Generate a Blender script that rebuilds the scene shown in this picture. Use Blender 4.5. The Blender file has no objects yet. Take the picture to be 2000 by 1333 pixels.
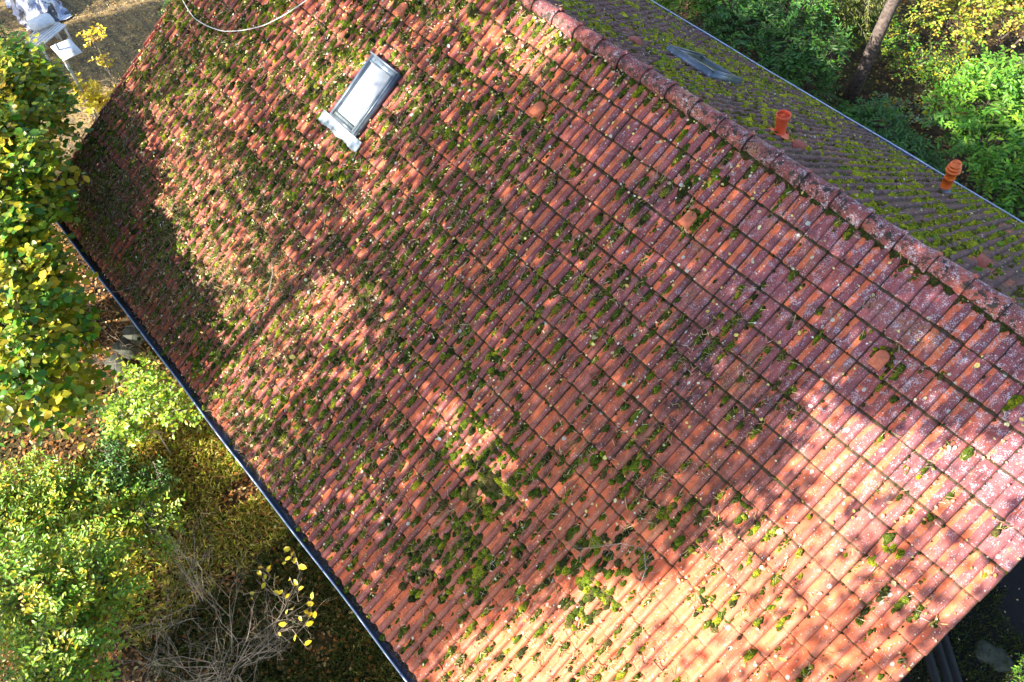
import bpy, math, random
import numpy as np
from mathutils import Vector, Matrix

random.seed(7)
RNG = np.random.default_rng(7)
sc = bpy.context.scene
COL = sc.collection

# ------------------------------------------------------------------ camera, sky, sun, exposure
cam_d = bpy.data.cameras.new('Camera')
cam = bpy.data.objects.new('Camera', cam_d)
COL.objects.link(cam)
cam_d.sensor_width = 36
cam_d.lens = 1532.6 / 2000 * 36
cam_d.clip_start = 0.1
cam_d.clip_end = 1500
CR = [[0.6656455447781264, 0.7462266075953174, -0.007914473620562357],
      [0.6207549106901153, -0.5595473552206859, -0.5491531526145428],
      [-0.41422137749172017, 0.36062807348019243, -0.835684256211754]]
CP = np.array([-0.10142631760788098, -6.090389127956359, 12.524067253010294])
cam.matrix_world = Matrix((
    (CR[0][0], -CR[1][0], -CR[2][0], CP[0]),
    (CR[0][1], -CR[1][1], -CR[2][1], CP[1]),
    (CR[0][2], -CR[1][2], -CR[2][2], CP[2]),
    (0, 0, 0, 1)))
sc.camera = cam

SUN_EL = 30.0
SUN_AZ = 252.0            # compass in the x-y plane, from +x towards +y
world = bpy.data.worlds.new('World')
sc.world = world
world.use_nodes = True
wn = world.node_tree
wn.nodes.clear()
sky = wn.nodes.new('ShaderNodeTexSky')
sky.sky_type = 'NISHITA'
sky.sun_disc = False
sky.sun_elevation = math.radians(SUN_EL)
sky.sun_rotation = math.radians(90 - SUN_AZ)
bg = wn.nodes.new('ShaderNodeBackground')
bg.inputs[1].default_value = 0.10
wo = wn.nodes.new('ShaderNodeOutputWorld')
wn.links.new(sky.outputs[0], bg.inputs[0])
wn.links.new(bg.outputs[0], wo.inputs[0])

sd = bpy.data.lights.new('sun', 'SUN')
sd.energy = 5.0
sd.angle = math.radians(0.55)
sd.color = (1.0, 0.92, 0.80)
sun = bpy.data.objects.new('sun', sd)
COL.objects.link(sun)
el, az = math.radians(SUN_EL), math.radians(SUN_AZ)
SUN = np.array([math.cos(az) * math.cos(el), math.sin(az) * math.cos(el), math.sin(el)])
sun.rotation_euler = Vector(SUN.tolist()).to_track_quat('Z', 'Y').to_euler()

sc.view_settings.view_transform = 'Standard'
sc.view_settings.look = 'None'
sc.view_settings.gamma = 1
sc.view_settings.exposure = 1.9
sc.cycles.max_bounces = 6
sc.cycles.diffuse_bounces = 3
sc.cycles.transparent_max_bounces = 8

# ------------------------------------------------------------------ object helpers
def tag(o, label=None, cat=None, group=None, kind=None):
    if label: o['label'] = label
    if cat: o['category'] = cat
    if group: o['group'] = group
    if kind: o['kind'] = kind
    return o


def empty(name, loc=(0, 0, 0)):
    o = bpy.data.objects.new(name, None)
    o.empty_display_size = 0.2
    COL.objects.link(o)
    o.location = loc
    return o


def build(name, V, F, mat, parent=None, attrs=None, smooth=False, origin=None):
    """V (N,3); F a list of arrays, each (M,k) of vertex indices."""
    V = np.asarray(V, dtype=np.float64).reshape(-1, 3)
    if origin is None:
        origin = (0, 0, 0)
    base = np.array(origin, float)
    if parent is not None:
        base = base + np.array(parent.location)
        if parent.parent is not None:
            base = base + np.array(parent.parent.location)
    me = bpy.data.meshes.new(name)
    F = [np.asarray(f, dtype=np.int32) for f in F if len(f)]
    nl = sum(f.size for f in F)
    npl = sum(len(f) for f in F)
    me.vertices.add(len(V))
    me.vertices.foreach_set('co', (V - base).astype(np.float32).ravel())
    me.loops.add(nl)
    me.loops.foreach_set('vertex_index', np.concatenate([f.ravel() for f in F]))
    me.polygons.add(npl)
    starts, off = [], 0
    for f in F:
        k = f.shape[1]
        starts.append(off + np.arange(len(f)) * k)
        off += f.size
    me.polygons.foreach_set('loop_start', np.concatenate(starts).astype(np.int32))
    if smooth:
        me.polygons.foreach_set('use_smooth', np.ones(npl, dtype=bool))
    me.update(calc_edges=True)
    for an, av in (attrs or {}).items():
        a = me.attributes.new(an, 'FLOAT_COLOR', 'POINT')
        av = np.asarray(av, dtype=np.float32)
        if av.shape[1] == 3:
            av = np.concatenate([av, np.ones((len(av), 1), np.float32)], 1)
        a.data.foreach_set('color', av.ravel())
    me.validate(verbose=False)
    o = bpy.data.objects.new(name, me)
    COL.objects.link(o)
    o.data.materials.append(mat)
    if parent is not None:
        o.parent = parent
    o.location = origin
    return o


class MB:
    def __init__(s):
        s.V, s.Q, s.T, s.C, s.n = [], [], [], [], 0

    def add(s, V, quads=None, tris=None, col=None):
        V = np.asarray(V, float).reshape(-1, 3)
        if quads is not None and len(quads): s.Q.append(np.asarray(quads) + s.n)
        if tris is not None and len(tris): s.T.append(np.asarray(tris) + s.n)
        if col is not None:
            c = np.asarray(col, float)
            if c.ndim == 1: c = np.tile(c, (len(V), 1))
            s.C.append(c)
        s.V.append(V)
        s.n += len(V)

    def box(s, c, d, M=None, col=None):
        """box centred at c, full sizes d, optional 3x3 axes (columns)"""
        k = np.array([[x, y, z] for x in (-.5, .5) for y in (-.5, .5) for z in (-.5, .5)]) * np.array(d)
        if M is not None: k = k @ np.asarray(M).T
        s.add(k + np.array(c), quads=[[0, 1, 3, 2], [4, 6, 7, 5], [0, 4, 5, 1], [2, 3, 7, 6], [0, 2, 6, 4], [1, 5, 7, 3]], col=col)

    def tube(s, pts, rad, n=6, cap=True, col=None):
        pts = np.asarray(pts, float)
        rad = np.broadcast_to(np.asarray(rad, float), (len(pts),))
        V = []
        for i, p in enumerate(pts):
            t = pts[min(i + 1, len(pts) - 1)] - pts[max(i - 1, 0)]
            t /= (np.linalg.norm(t) + 1e-9)
            a = np.cross(t, [0.13, 0.21, 0.97] if abs(t[2]) < .9 else [1, 0.1, 0])
            a /= np.linalg.norm(a)
            b = np.cross(t, a)
            for k in range(n):
                th = 2 * math.pi * k / n
                V.append(p + rad[i] * (a * math.cos(th) + b * math.sin(th)))
        Q = [[i * n + k, i * n + (k + 1) % n, (i + 1) * n + (k + 1) % n, (i + 1) * n + k]
             for i in range(len(pts) - 1) for k in range(n)]
        T = []
        if cap:
            V.append(pts[0]); V.append(pts[-1])
            c0, c1 = len(V) - 2, len(V) - 1
            L = (len(pts) - 1) * n
            for k in range(n):
                T.append([c0, (k + 1) % n, k]); T.append([c1, L + k, L + (k + 1) % n])
        s.add(V, quads=Q, tris=T, col=col)

    def lathe(s, c, axis, prof, n=24, col=None):
        """prof: list of (r, h) along axis from c"""
        axis = np.array(axis, float); axis /= np.linalg.norm(axis)
        a = np.cross(axis, [1, 0.05, 0]); a /= np.linalg.norm(a); b = np.cross(axis, a)
        V = []
        for r, h in prof:
            for k in range(n):
                th = 2 * math.pi * k / n
                V.append(np.array(c) + axis * h + r * (a * math.cos(th) + b * math.sin(th)))
        Q = [[i * n + k, i * n + (k + 1) % n, (i + 1) * n + (k + 1) % n, (i + 1) * n + k]
             for i in range(len(prof) - 1) for k in range(n)]
        s.add(V, quads=Q, col=col)

    def build(s, name, mat, parent=None, smooth=False, origin=None):
        F = []
        if s.Q: F.append(np.concatenate([np.asarray(q).reshape(-1, 4) for q in s.Q]))
        if s.T: F.append(np.concatenate([np.asarray(t).reshape(-1, 3) for t in s.T]))
        at = {'Col': np.concatenate(s.C)} if s.C else None
        return build(name, np.concatenate(s.V), F, mat, parent, at, smooth, origin)


# value noise, 2D, vectorised
_G = np.random.default_rng(3).random((256, 256))
def vn(x, y):
    x = np.asarray(x, float); y = np.asarray(y, float)
    xi, yi = np.floor(x).astype(int), np.floor(y).astype(int)
    fx, fy = x - xi, y - yi
    fx, fy = fx * fx * (3 - 2 * fx), fy * fy * (3 - 2 * fy)
    g = lambda a, b: _G[a % 256, b % 256]
    return (g(xi, yi) * (1 - fx) + g(xi + 1, yi) * fx) * (1 - fy) + (g(xi, yi + 1) * (1 - fx) + g(xi + 1, yi + 1) * fx) * fy


def sstep(a, b, x):
    t = np.clip((np.asarray(x, float) - a) / (b - a), 0, 1)
    return t * t * (3 - 2 * t)


# ------------------------------------------------------------------ roof frame
TH = math.radians(34)
TW, TL = 0.30, 0.345            # cover width and length of a tile
HR, S0 = 6.70, 0.35             # ridge height, ridge line in courses above row 0
CT, ST = math.cos(TH), math.sin(TH)
COL0, COL1, ROWS = -41.5, 4.0, 20


def fr(i, j, n=0.0):
    i, j, n = np.broadcast_arrays(np.asarray(i, float), np.asarray(j, float), np.asarray(n, float))
    s = (j + S0) * TL
    return np.stack([i * TW, -s * CT - n * ST, HR - s * ST + n * CT], -1)


def bk(i, j, n=0.0):
    p = fr(i, j, n)
    p[..., 1] *= -1
    return p


def proj(P):
    c = (np.asarray(P) - CP) @ np.array(CR).T
    return c[..., 0] / c[..., 2] * 1532.6 + 1000, c[..., 1] / c[..., 2] * 1532.6 + 666.5, c[..., 2]


# ------------------------------------------------------------------ material helpers
class NT:
    def __init__(s, name):
        s.m = bpy.data.materials.new(name)
        s.m.use_nodes = True
        s.t = s.m.node_tree
        s.t.nodes.clear()
        s.out = s.n('ShaderNodeOutputMaterial')
        s.pos = s.n('ShaderNodeNewGeometry').outputs['Position']

    def n(s, k, **kw):
        nd = s.t.nodes.new(k)
        for a, b in kw.items(): setattr(nd, a, b)
        return nd

    def L(s, a, b):
        if isinstance(a, (int, float)): b.default_value = a
        elif isinstance(a, (tuple, list)): b.default_value = tuple(a) + ((1,) if len(a) == 3 and len(b.default_value) == 4 else ())
        else: s.t.links.new(a, b)

    def noise(s, scale, detail=3, rough=.55, vec=None, dist=0.0, col=False):
        nd = s.n('ShaderNodeTexNoise')
        nd.inputs['Scale'].default_value = scale
        nd.inputs['Detail'].default_value = detail
        nd.inputs['Roughness'].default_value = rough
        nd.inputs['Distortion'].default_value = dist
        s.L(vec if vec is not None else s.pos, nd.inputs['Vector'])
        return nd.outputs['Color' if col else 'Fac']

    def vor(s, scale, out='Distance', rnd=1.0, vec=None):
        nd = s.n('ShaderNodeTexVoronoi')
        nd.inputs['Scale'].default_value = scale
        nd.inputs['Randomness'].default_value = rnd
        s.L(vec if vec is not None else s.pos, nd.inputs['Vector'])
        return nd.outputs[out]

    def math(s, op, a, b=0.0, c=0.0, clamp=False):
        nd = s.n('ShaderNodeMath', operation=op)
        nd.use_clamp = clamp
        s.L(a, nd.inputs[0]); s.L(b, nd.inputs[1]); s.L(c, nd.inputs[2])
        return nd.outputs[0]

    def ramp(s, v, a, b, lo=0.0, hi=1.0):
        nd = s.n('ShaderNodeMapRange')
        nd.interpolation_type = 'SMOOTHSTEP'
        s.L(v, nd.inputs['Value'])
        nd.inputs['From Min'].default_value = a
        nd.inputs['From Max'].default_value = b
        nd.inputs['To Min'].default_value = lo
        nd.inputs['To Max'].default_value = hi
        return nd.outputs[0]

    def mix(s, f, a, b, mode='MIX'):
        nd = s.n('ShaderNodeMix', data_type='RGBA', blend_type=mode)
        s.L(f, nd.inputs[0]); s.L(a, nd.inputs[6]); s.L(b, nd.inputs[7])
        return nd.outputs[2]

    def attr(s, name, sep=False):
        nd = s.n('ShaderNodeAttribute')
        nd.attribute_name = name
        if not sep: return nd.outputs['Color']
        sp = s.n('ShaderNodeSeparateColor')
        s.L(nd.outputs['Color'], sp.inputs[0])
        return sp.outputs[0], sp.outputs[1], sp.outputs[2], nd.outputs['Alpha']

    def sepxyz(s, v=None):
        sp = s.n('ShaderNodeSeparateXYZ')
        s.L(v if v is not None else s.pos, sp.inputs[0])
        return sp.outputs

    def scalev(s, v, k):
        nd = s.n('ShaderNodeVectorMath', operation='MULTIPLY')
        s.L(v, nd.inputs[0]); nd.inputs[1].default_value = k
        return nd.outputs[0]

    def bump(s, h, dist=0.01, strength=0.6):
        nd = s.n('ShaderNodeBump')
        nd.inputs['Strength'].default_value = strength
        nd.inputs['Distance'].default_value = dist
        s.L(h, nd.inputs['Height'])
        return nd.outputs[0]

    def bsdf(s, col, rough=.7, metal=0.0, spec=.4, nrm=None):
        b = s.n('ShaderNodeBsdfPrincipled')
        s.L(col, b.inputs['Base Color']); s.L(rough, b.inputs['Roughness']); s.L(metal, b.inputs['Metallic'])
        b.inputs['Specular IOR Level'].default_value = spec
        if nrm is not None: s.L(nrm, b.inputs['Normal'])
        s.L(b.outputs[0], s.out.inputs[0])
        return b


def plain(name, col, rough=.6, metal=0., spec=.4, var=.25, scale=8., bump=0.0):
    t = NT(name)
    f = t.noise(scale, 5)
    c = t.mix(t.ramp(f, .3, .7), tuple(x * (1 - var) for x in col), tuple(min(1, x * (1 + var)) for x in col))
    t.bsdf(c, rough, metal, spec, t.bump(t.noise(scale * 12, 4), .004, bump) if bump else None)
    return t.m


def leafmat(name, trans=.35, rough=.4, spec=.45):
    t = NT(name)
    c = t.attr('Col')
    f = t.noise(60, 2)
    c2 = t.mix(t.ramp(f, .35, .7, 0, .35), c, (0.25, 0.16, 0.04))
    b = t.bsdf(c2, rough, 0, spec)
    tr = t.n('ShaderNodeBsdfTranslucent')
    t.L(t.mix(1.0, c2, (1.0, 1.05, .55), 'MULTIPLY'), tr.inputs[0])
    mx = t.n('ShaderNodeMixShader')
    mx.inputs[0].default_value = trans
    t.L(b.outputs[0], mx.inputs[1]); t.L(tr.outputs[0], mx.inputs[2])
    t.L(mx.outputs[0], t.out.inputs[0])
    return t.m


def tile_material(name, back=False, cap=False):
    t = NT(name)
    rnd, roll, v, hood = t.attr('Col', True)
    u, vv, r2, _ = t.attr('Loc', True)
    x, y, z = t.sepxyz()
    n_big = t.noise(0.7, 4)
    n_mid = t.noise(7, 5)
    n_fin = t.noise(45, 5, .65)
    streak = t.noise(1, 5, .6, vec=t.scalev(t.pos, (55, 9, 9)))
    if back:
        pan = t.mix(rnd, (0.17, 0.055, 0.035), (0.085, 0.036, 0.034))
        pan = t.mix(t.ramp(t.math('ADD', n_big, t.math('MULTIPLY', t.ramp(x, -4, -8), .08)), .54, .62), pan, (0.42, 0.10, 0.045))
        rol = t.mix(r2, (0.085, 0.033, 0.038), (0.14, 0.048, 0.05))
    elif cap:
        pan = t.mix(rnd, (0.42, 0.105, 0.072), (0.24, 0.062, 0.058))
        pan = t.mix(t.ramp(n_mid, .42, .66), pan, (0.20, 0.055, 0.055))
        rol = pan
    else:
        pan = t.mix(rnd, (0.76, 0.180, 0.066), (0.66, 0.132, 0.050))
        pan = t.mix(t.ramp(n_mid, .45, .7, 0, .5), pan, (0.52, 0.13, 0.060))
        rol = t.mix(r2, (0.215, 0.060, 0.072), (0.33, 0.090, 0.095))
        rol = t.mix(t.ramp(streak, .5, .72), rol, (0.15, 0.055, 0.085))
    # purple firing skin on the roll and towards the tile's nose, ragged at its rim
    f = t.math('ADD', roll, t.math('MULTIPLY', t.math('SUBTRACT', streak, .5), .8))
    f = t.math('ADD', f, t.math('MULTIPLY', t.math('SUBTRACT', r2, .5), .7))
    f = t.math('ADD', f, t.math('MULTIPLY', t.math('SUBTRACT', n_mid, .5), .7))
    if not (cap or back):
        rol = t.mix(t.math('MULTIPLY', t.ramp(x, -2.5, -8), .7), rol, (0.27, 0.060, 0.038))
        rol = t.mix(t.math('MULTIPLY', t.math('MULTIPLY', t.ramp(z, 6.0, 4.5), t.ramp(x, -5, -1)), .8), rol, (0.62, 0.195, 0.085))  # sunlit look painted into the roll colour of the lower right corner
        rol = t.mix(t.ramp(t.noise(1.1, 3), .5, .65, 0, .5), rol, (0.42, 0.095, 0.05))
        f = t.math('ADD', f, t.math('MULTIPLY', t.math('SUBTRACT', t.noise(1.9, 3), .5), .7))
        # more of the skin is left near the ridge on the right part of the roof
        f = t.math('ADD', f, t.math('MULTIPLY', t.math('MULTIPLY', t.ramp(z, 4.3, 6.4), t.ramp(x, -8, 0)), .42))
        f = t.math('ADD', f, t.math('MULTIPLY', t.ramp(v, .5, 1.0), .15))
        f = t.math('SUBTRACT', f, t.math('MULTIPLY', t.math('MULTIPLY', t.ramp(z, 5.6, 4.2), t.ramp(x, -5, -1)), .30))  # less skin at the lower right: patchy wear plus a painted sunlit look
    f = t.ramp(f, .44, .58)
    c = t.mix(f, pan, rol)
    # weathering stains: a dark soot band running down the middle of the slope
    st = t.math('MULTIPLY', t.ramp(t.noise(1.3, 5, .6), .42, .66), t.ramp(streak, .35, .6))
    if not (back or cap):
        band = t.math('MULTIPLY', t.ramp(t.math('ABSOLUTE', t.math('ADD', x, 1.6)), 2.2, .2), t.ramp(t.math('ABSOLUTE', t.math('SUBTRACT', z, 5.1)), 1.0, .1))
        st = t.math('ADD', t.math('MULTIPLY', st, .62), t.math('MULTIPLY', t.math('MULTIPLY', band, t.ramp(n_mid, .35, .6)), .55), clamp=True)
    else:
        st = t.math('MULTIPLY', st, .4)
    c = t.mix(st, c, (0.055, 0.022, 0.026))
    # ochre algae film
    if not back:
        c = t.mix(t.math('MULTIPLY', t.ramp(t.noise(2.1, 4), .52, .72), t.ramp(n_fin, .4, .62, 0, .55)), c, (0.42, 0.24, 0.10))
    # pale lichen crust: grains
    if back:
        lm = t.ramp(n_big, .5, .7, 0, .2)
    elif cap:
        lm = t.ramp(x, -9, .5, .42, 1.0)
    else:
        lm = t.math('MULTIPLY', t.ramp(x, -10, 1.4, .05, .95), t.ramp(z, 4.6, 6.5, .10, 1.0))
    grain = t.noise(85, 5, .75)
    patch = t.math('ADD', t.noise(13, 4, .6), t.math('MULTIPLY', lm, .13))
    lf = t.math('MULTIPLY', t.ramp(patch, .53, .68), t.ramp(t.math('ADD', grain, t.math('MULTIPLY', patch, .45)), .825, .87))
    lf = t.math('MULTIPLY', lf, t.math('ADD', lm, .12, clamp=True), clamp=True)
    c = t.mix(t.math('MULTIPLY', lf, .9), c, (0.66, 0.60, 0.68))
    # round lichen spots of three sizes
    for scl, size, keep, colr in ((60, .23, .80, (0.72, 0.68, 0.70)), (24, .20, .87, (0.66, 0.62, 0.62)), (7.5, .19, .91, (0.45, 0.49, 0.42))):
        d = t.vor(scl)
        rc = t.n('ShaderNodeSeparateColor')
        t.L(t.vor(scl, 'Color'), rc.inputs[0])
        on = t.ramp(t.math('ADD', rc.outputs[0], t.math('MULTIPLY', lm, .10)), keep, keep + .02)
        dd = t.math('ADD', d, t.math('MULTIPLY', t.math('SUBTRACT', n_fin, .5), .12))
        spot = t.math('MULTIPLY', t.ramp(dd, size, size * .75), on)
        if scl == 7.5:
            ring = t.math('MULTIPLY', t.ramp(dd, size * .55, size * .7), .5)
            cc = t.mix(ring, colr, (0.66, 0.66, 0.60))
        else: cc = colr
        c = t.mix(spot, c, cc)
    # black lichen dots
    rc = t.n('ShaderNodeSeparateColor'); t.L(t.vor(33, 'Color'), rc.inputs[0])
    bd = t.math('MULTIPLY', t.ramp(t.math('ADD', t.vor(33), t.math('MULTIPLY', n_fin, .2)), .33, .24),
                t.ramp(t.math('ADD', rc.outputs[1], t.math('MULTIPLY', t.noise(2.2, 2), .45 if not cap else .75)), 1.03, 1.06))
    c = t.mix(bd, c, (0.03, 0.022, 0.02))
    if cap:
        c = t.mix(t.ramp(t.math('ADD', v, t.math('MULTIPLY', t.math('SUBTRACT', n_fin, .5), .06)), .16, .125, 0, .95), c, (0.025, 0.016, 0.012))
        bm = t.math('MULTIPLY', t.ramp(t.noise(17, 5, .75), .50, .55), t.ramp(t.math('ADD', t.noise(3.1, 2), t.math('MULTIPLY', t.ramp(y, .03, -.10), .16)), .48, .60))
        c = t.mix(bm, c, (0.035, 0.028, 0.02))
    # dirt and moss film in the joints
    if not cap:
        wob = t.math('MULTIPLY', t.math('SUBTRACT', t.noise(11, 3), .5), .10)
        e = t.ramp(t.math('ADD', u, t.math('MULTIPLY', wob, .35)), .955, .972)
        e2 = t.ramp(t.math('ADD', v, wob), .105, .065)
        # the seam between the two rolls of one tile
        us = t.math('ABSOLUTE', t.math('SUBTRACT', t.math('ADD', u, t.math('MULTIPLY', wob, .2)), .49))
        e = t.math('MAXIMUM', e, t.ramp(us, .022, .008, 0, .75))
        e = t.math('MAXIMUM', e, e2)
        if not back:
            clean = t.ramp(t.math('ADD', t.math('MULTIPLY', x, .55), t.math('SUBTRACT', 5.0, z)), -.9, .9)
            e2s = t.ramp(t.math('ADD', v, wob), .060, .035)
            e1s = t.ramp(t.math('ADD', u, t.math('MULTIPLY', wob, .2)), .972, .982)
            es = t.math('MAXIMUM', t.math('MAXIMUM', e2s, e1s), t.ramp(us, .016, .006, 0, .6))
            mxn = t.n('ShaderNodeMix', data_type='FLOAT')
            t.L(clean, mxn.inputs[0]); t.L(e, mxn.inputs[2]); t.L(t.math('MULTIPLY', es, .9), mxn.inputs[3])
            e = mxn.outputs[0]
        c = t.mix(t.math('MULTIPLY', e, .93), c, t.mix(n_mid, (0.022, 0.016, 0.008), (0.05, 0.045, 0.012)))
    h = t.math('ADD', t.math('MULTIPLY', n_fin, .6), t.math('ADD', t.math('MULTIPLY', lf, .5), t.math('MULTIPLY', n_mid, .8)))
    t.bsdf(c, t.ramp(n_mid, .3, .7, .55, .85), 0, .45, t.bump(h, .006, .7))
    return t.m


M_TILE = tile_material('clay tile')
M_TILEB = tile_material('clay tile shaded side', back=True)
M_CAP = tile_material('ridge clay', cap=True)
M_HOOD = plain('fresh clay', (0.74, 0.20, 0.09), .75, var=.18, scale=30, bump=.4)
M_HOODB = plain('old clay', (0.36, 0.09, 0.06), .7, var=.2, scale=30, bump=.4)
M_LEAF = leafmat('leaf')
M_LEAFG = leafmat('glossy leaf', .25, .40, .4)
M_DRY = leafmat('dead leaf', .2, .7, .2)


def moss_material(name):
    t = NT(name)
    c = t.attr('Col')
    n = t.noise(75, 5, .75)
    n2 = t.noise(22, 3)
    c = t.mix(t.ramp(n, .38, .58, .85, 0), c, (0.014, 0.02, 0.005))
    c = t.mix(t.ramp(t.noise(110, 2), .60, .70, 0, .6), c, (0.34, 0.30, 0.10))
    c = t.mix(t.ramp(n2, .55, .75, 0, .5), c, (0.12, 0.085, 0.035))
    t.bsdf(c, .95, 0, .1, t.bump(n, .02, 1.0))
    return t.m


M_MOSS = moss_material('moss')
M_STRAW = leafmat('straw', .1, .8, .15)
M_ZINC = plain('zinc', (0.17, 0.23, 0.36), .38, .75, .5, var=.15, scale=5)
M_ZINCD = plain('weathered lead sheet', (0.22, 0.27, 0.33), .6, .2, .4, var=.35, scale=18, bump=.2)
M_BEAD = plain('zinc edge painted sky sheen', (0.42, 0.52, 0.70), .35, .5, .5, var=.12, scale=4)  # sky reflection painted into the bead colour, lighter than the gutter zinc
M_FRAME = plain('grey window metal', (0.155, 0.195, 0.245), .42, .45, .5, var=.18, scale=9)
M_ORANGE = plain('orange plastic pipe', (0.80, 0.155, 0.022), .42, 0, .5, var=.08, scale=6)
M_REDPL = plain('red plastic vent', (0.78, 0.12, 0.045), .5, 0, .5, var=.1, scale=6)
M_DARKPL = plain('dark inside', (0.12, 0.02, 0.008), .7)
M_WHITE = plain('white paint', (0.74, 0.73, 0.75), .5, 0, .5, var=.12, scale=10)
M_POLE = plain('galvanised pole', (0.42, 0.44, 0.48), .45, .5, .5, var=.15)
M_CABLE = plain('white cable sheath', (0.72, 0.72, 0.68), .5, var=.1)
M_WALL = plain('rendered wall', (0.42, 0.39, 0.34), .9, var=.12, scale=3, bump=.3)
M_DARKW = plain('dark timber', (0.010, 0.011, 0.013), .8, var=.35, scale=6, bump=.3)
M_STONE = plain('mossy concrete', (0.052, 0.058, 0.042), .9, var=.4, scale=9, bump=.6)
M_BARK = plain('bark', (0.115, 0.088, 0.075), .95, var=.5, scale=14, bump=1.0)
M_TWIG = plain('bare twig bark', (0.38, 0.31, 0.25), .8, var=.3, scale=6)
M_UNDER = plain('roof boards', (0.03, 0.022, 0.016), .9)

# ------------------------------------------------------------------ ground
t = NT('forest ground')
x, y, z = t.sepxyz()
n1, n2, n3 = t.noise(.5, 4), t.noise(5, 5, .6), t.noise(38, 5, .7)
c = t.mix(t.ramp(n2, .4, .62), (0.035, 0.024, 0.014), (0.115, 0.066, 0.032))
c = t.mix(t.math('MULTIPLY', t.ramp(n1, .45, .6), t.ramp(n3, .35, .6)), c, (0.05, 0.065, 0.016))
c = t.mix(t.ramp(n3, .58, .72, 0, .75), c, (0.28, 0.17, 0.07))
# trodden gravel yard beyond the far gable
yard = t.math('MULTIPLY', t.ramp(t.math('ADD', x, t.math('MULTIPLY', n2, 1.2)), -15.6, -16.8), t.ramp(y, -6.0, -4.4))
yc = t.mix(t.ramp(t.noise(1, 5, .6, vec=t.scalev(t.pos, (2.2, 7, 1))), .42, .62), (0.30, 0.21, 0.10), (0.11, 0.09, 0.07))
yc = t.mix(t.ramp(n3, .5, .64, 0, .8), yc, (0.62, 0.42, 0.14))
yc = t.mix(t.ramp(t.noise(14, 4), .5, .6, 0, .6), yc, (0.10, 0.075, 0.045))
c = t.mix(yard, c, yc)
c = t.mix(t.math('MULTIPLY', t.ramp(x, 1.0, 1.4), t.ramp(x, 5, 4)), c, t.mix(n2, (0.012, 0.012, 0.013), (0.022, 0.022, 0.024)))  # house shade painted into the ground colour past the near gable
t.bsdf(c, .95, 0, .2, t.bump(n3, .04, .8))
M_GROUND = t.m
gx = np.concatenate([[-400, -150, -60], np.linspace(-34, 12, 93), [60, 150, 400]])
gy = np.concatenate([[-400, -150, -50], np.linspace(-16, 28, 89), [60, 150, 400]])
GX, GY = np.meshgrid(gx, gy, indexing='ij')


def gz(x, y):
    return 0.10 * (vn(np.asarray(x) * .6 + 50, np.asarray(y) * .6 + 50) - .5) + 0.05 * (vn(np.asarray(x) * 2.3 + 9, np.asarray(y) * 2.3 + 9) - .5)


GZ = np.where((np.abs(GX) < 40) & (np.abs(GY) < 40), gz(GX, GY), 0)
V = np.stack([GX, GY, GZ], -1).reshape(-1, 3)
ny = len(gy)
ii, jj = np.meshgrid(np.arange(len(gx) - 1), np.arange(ny - 1), indexing='ij')
a = (ii * ny + jj).ravel()
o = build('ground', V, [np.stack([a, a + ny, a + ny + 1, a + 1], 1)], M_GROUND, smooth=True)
tag(o, kind='structure')

# ------------------------------------------------------------------ house
house = empty('house', (-5.6, 0, 0))
tag(house, 'house under a large mossy orange clay tile roof with a red ridge and two gutters', 'house')

HALF_U = np.array([0, .05, .14, .30, .42, .50, .58, .68, .80, .88, .94, .985])
HALF_H = 1.25 * np.array([.002, -.001, -.002, 0, .006, .015, .023, .028, .027, .021, .010, -.002])
HALF_R = np.array([0, 0, 0, .05, .35, .65, .9, 1, 1, .95, .8, .5])
PU = np.concatenate([HALF_U / 2, .5 + HALF_U / 2, [1.0]])
PH = np.concatenate([HALF_H, HALF_H, [.001]])
PR = np.concatenate([HALF_R, HALF_R, [.3]])
PV = np.array([-.10, .05, .25, .5, .75, .93, .985, 1.0])


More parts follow.
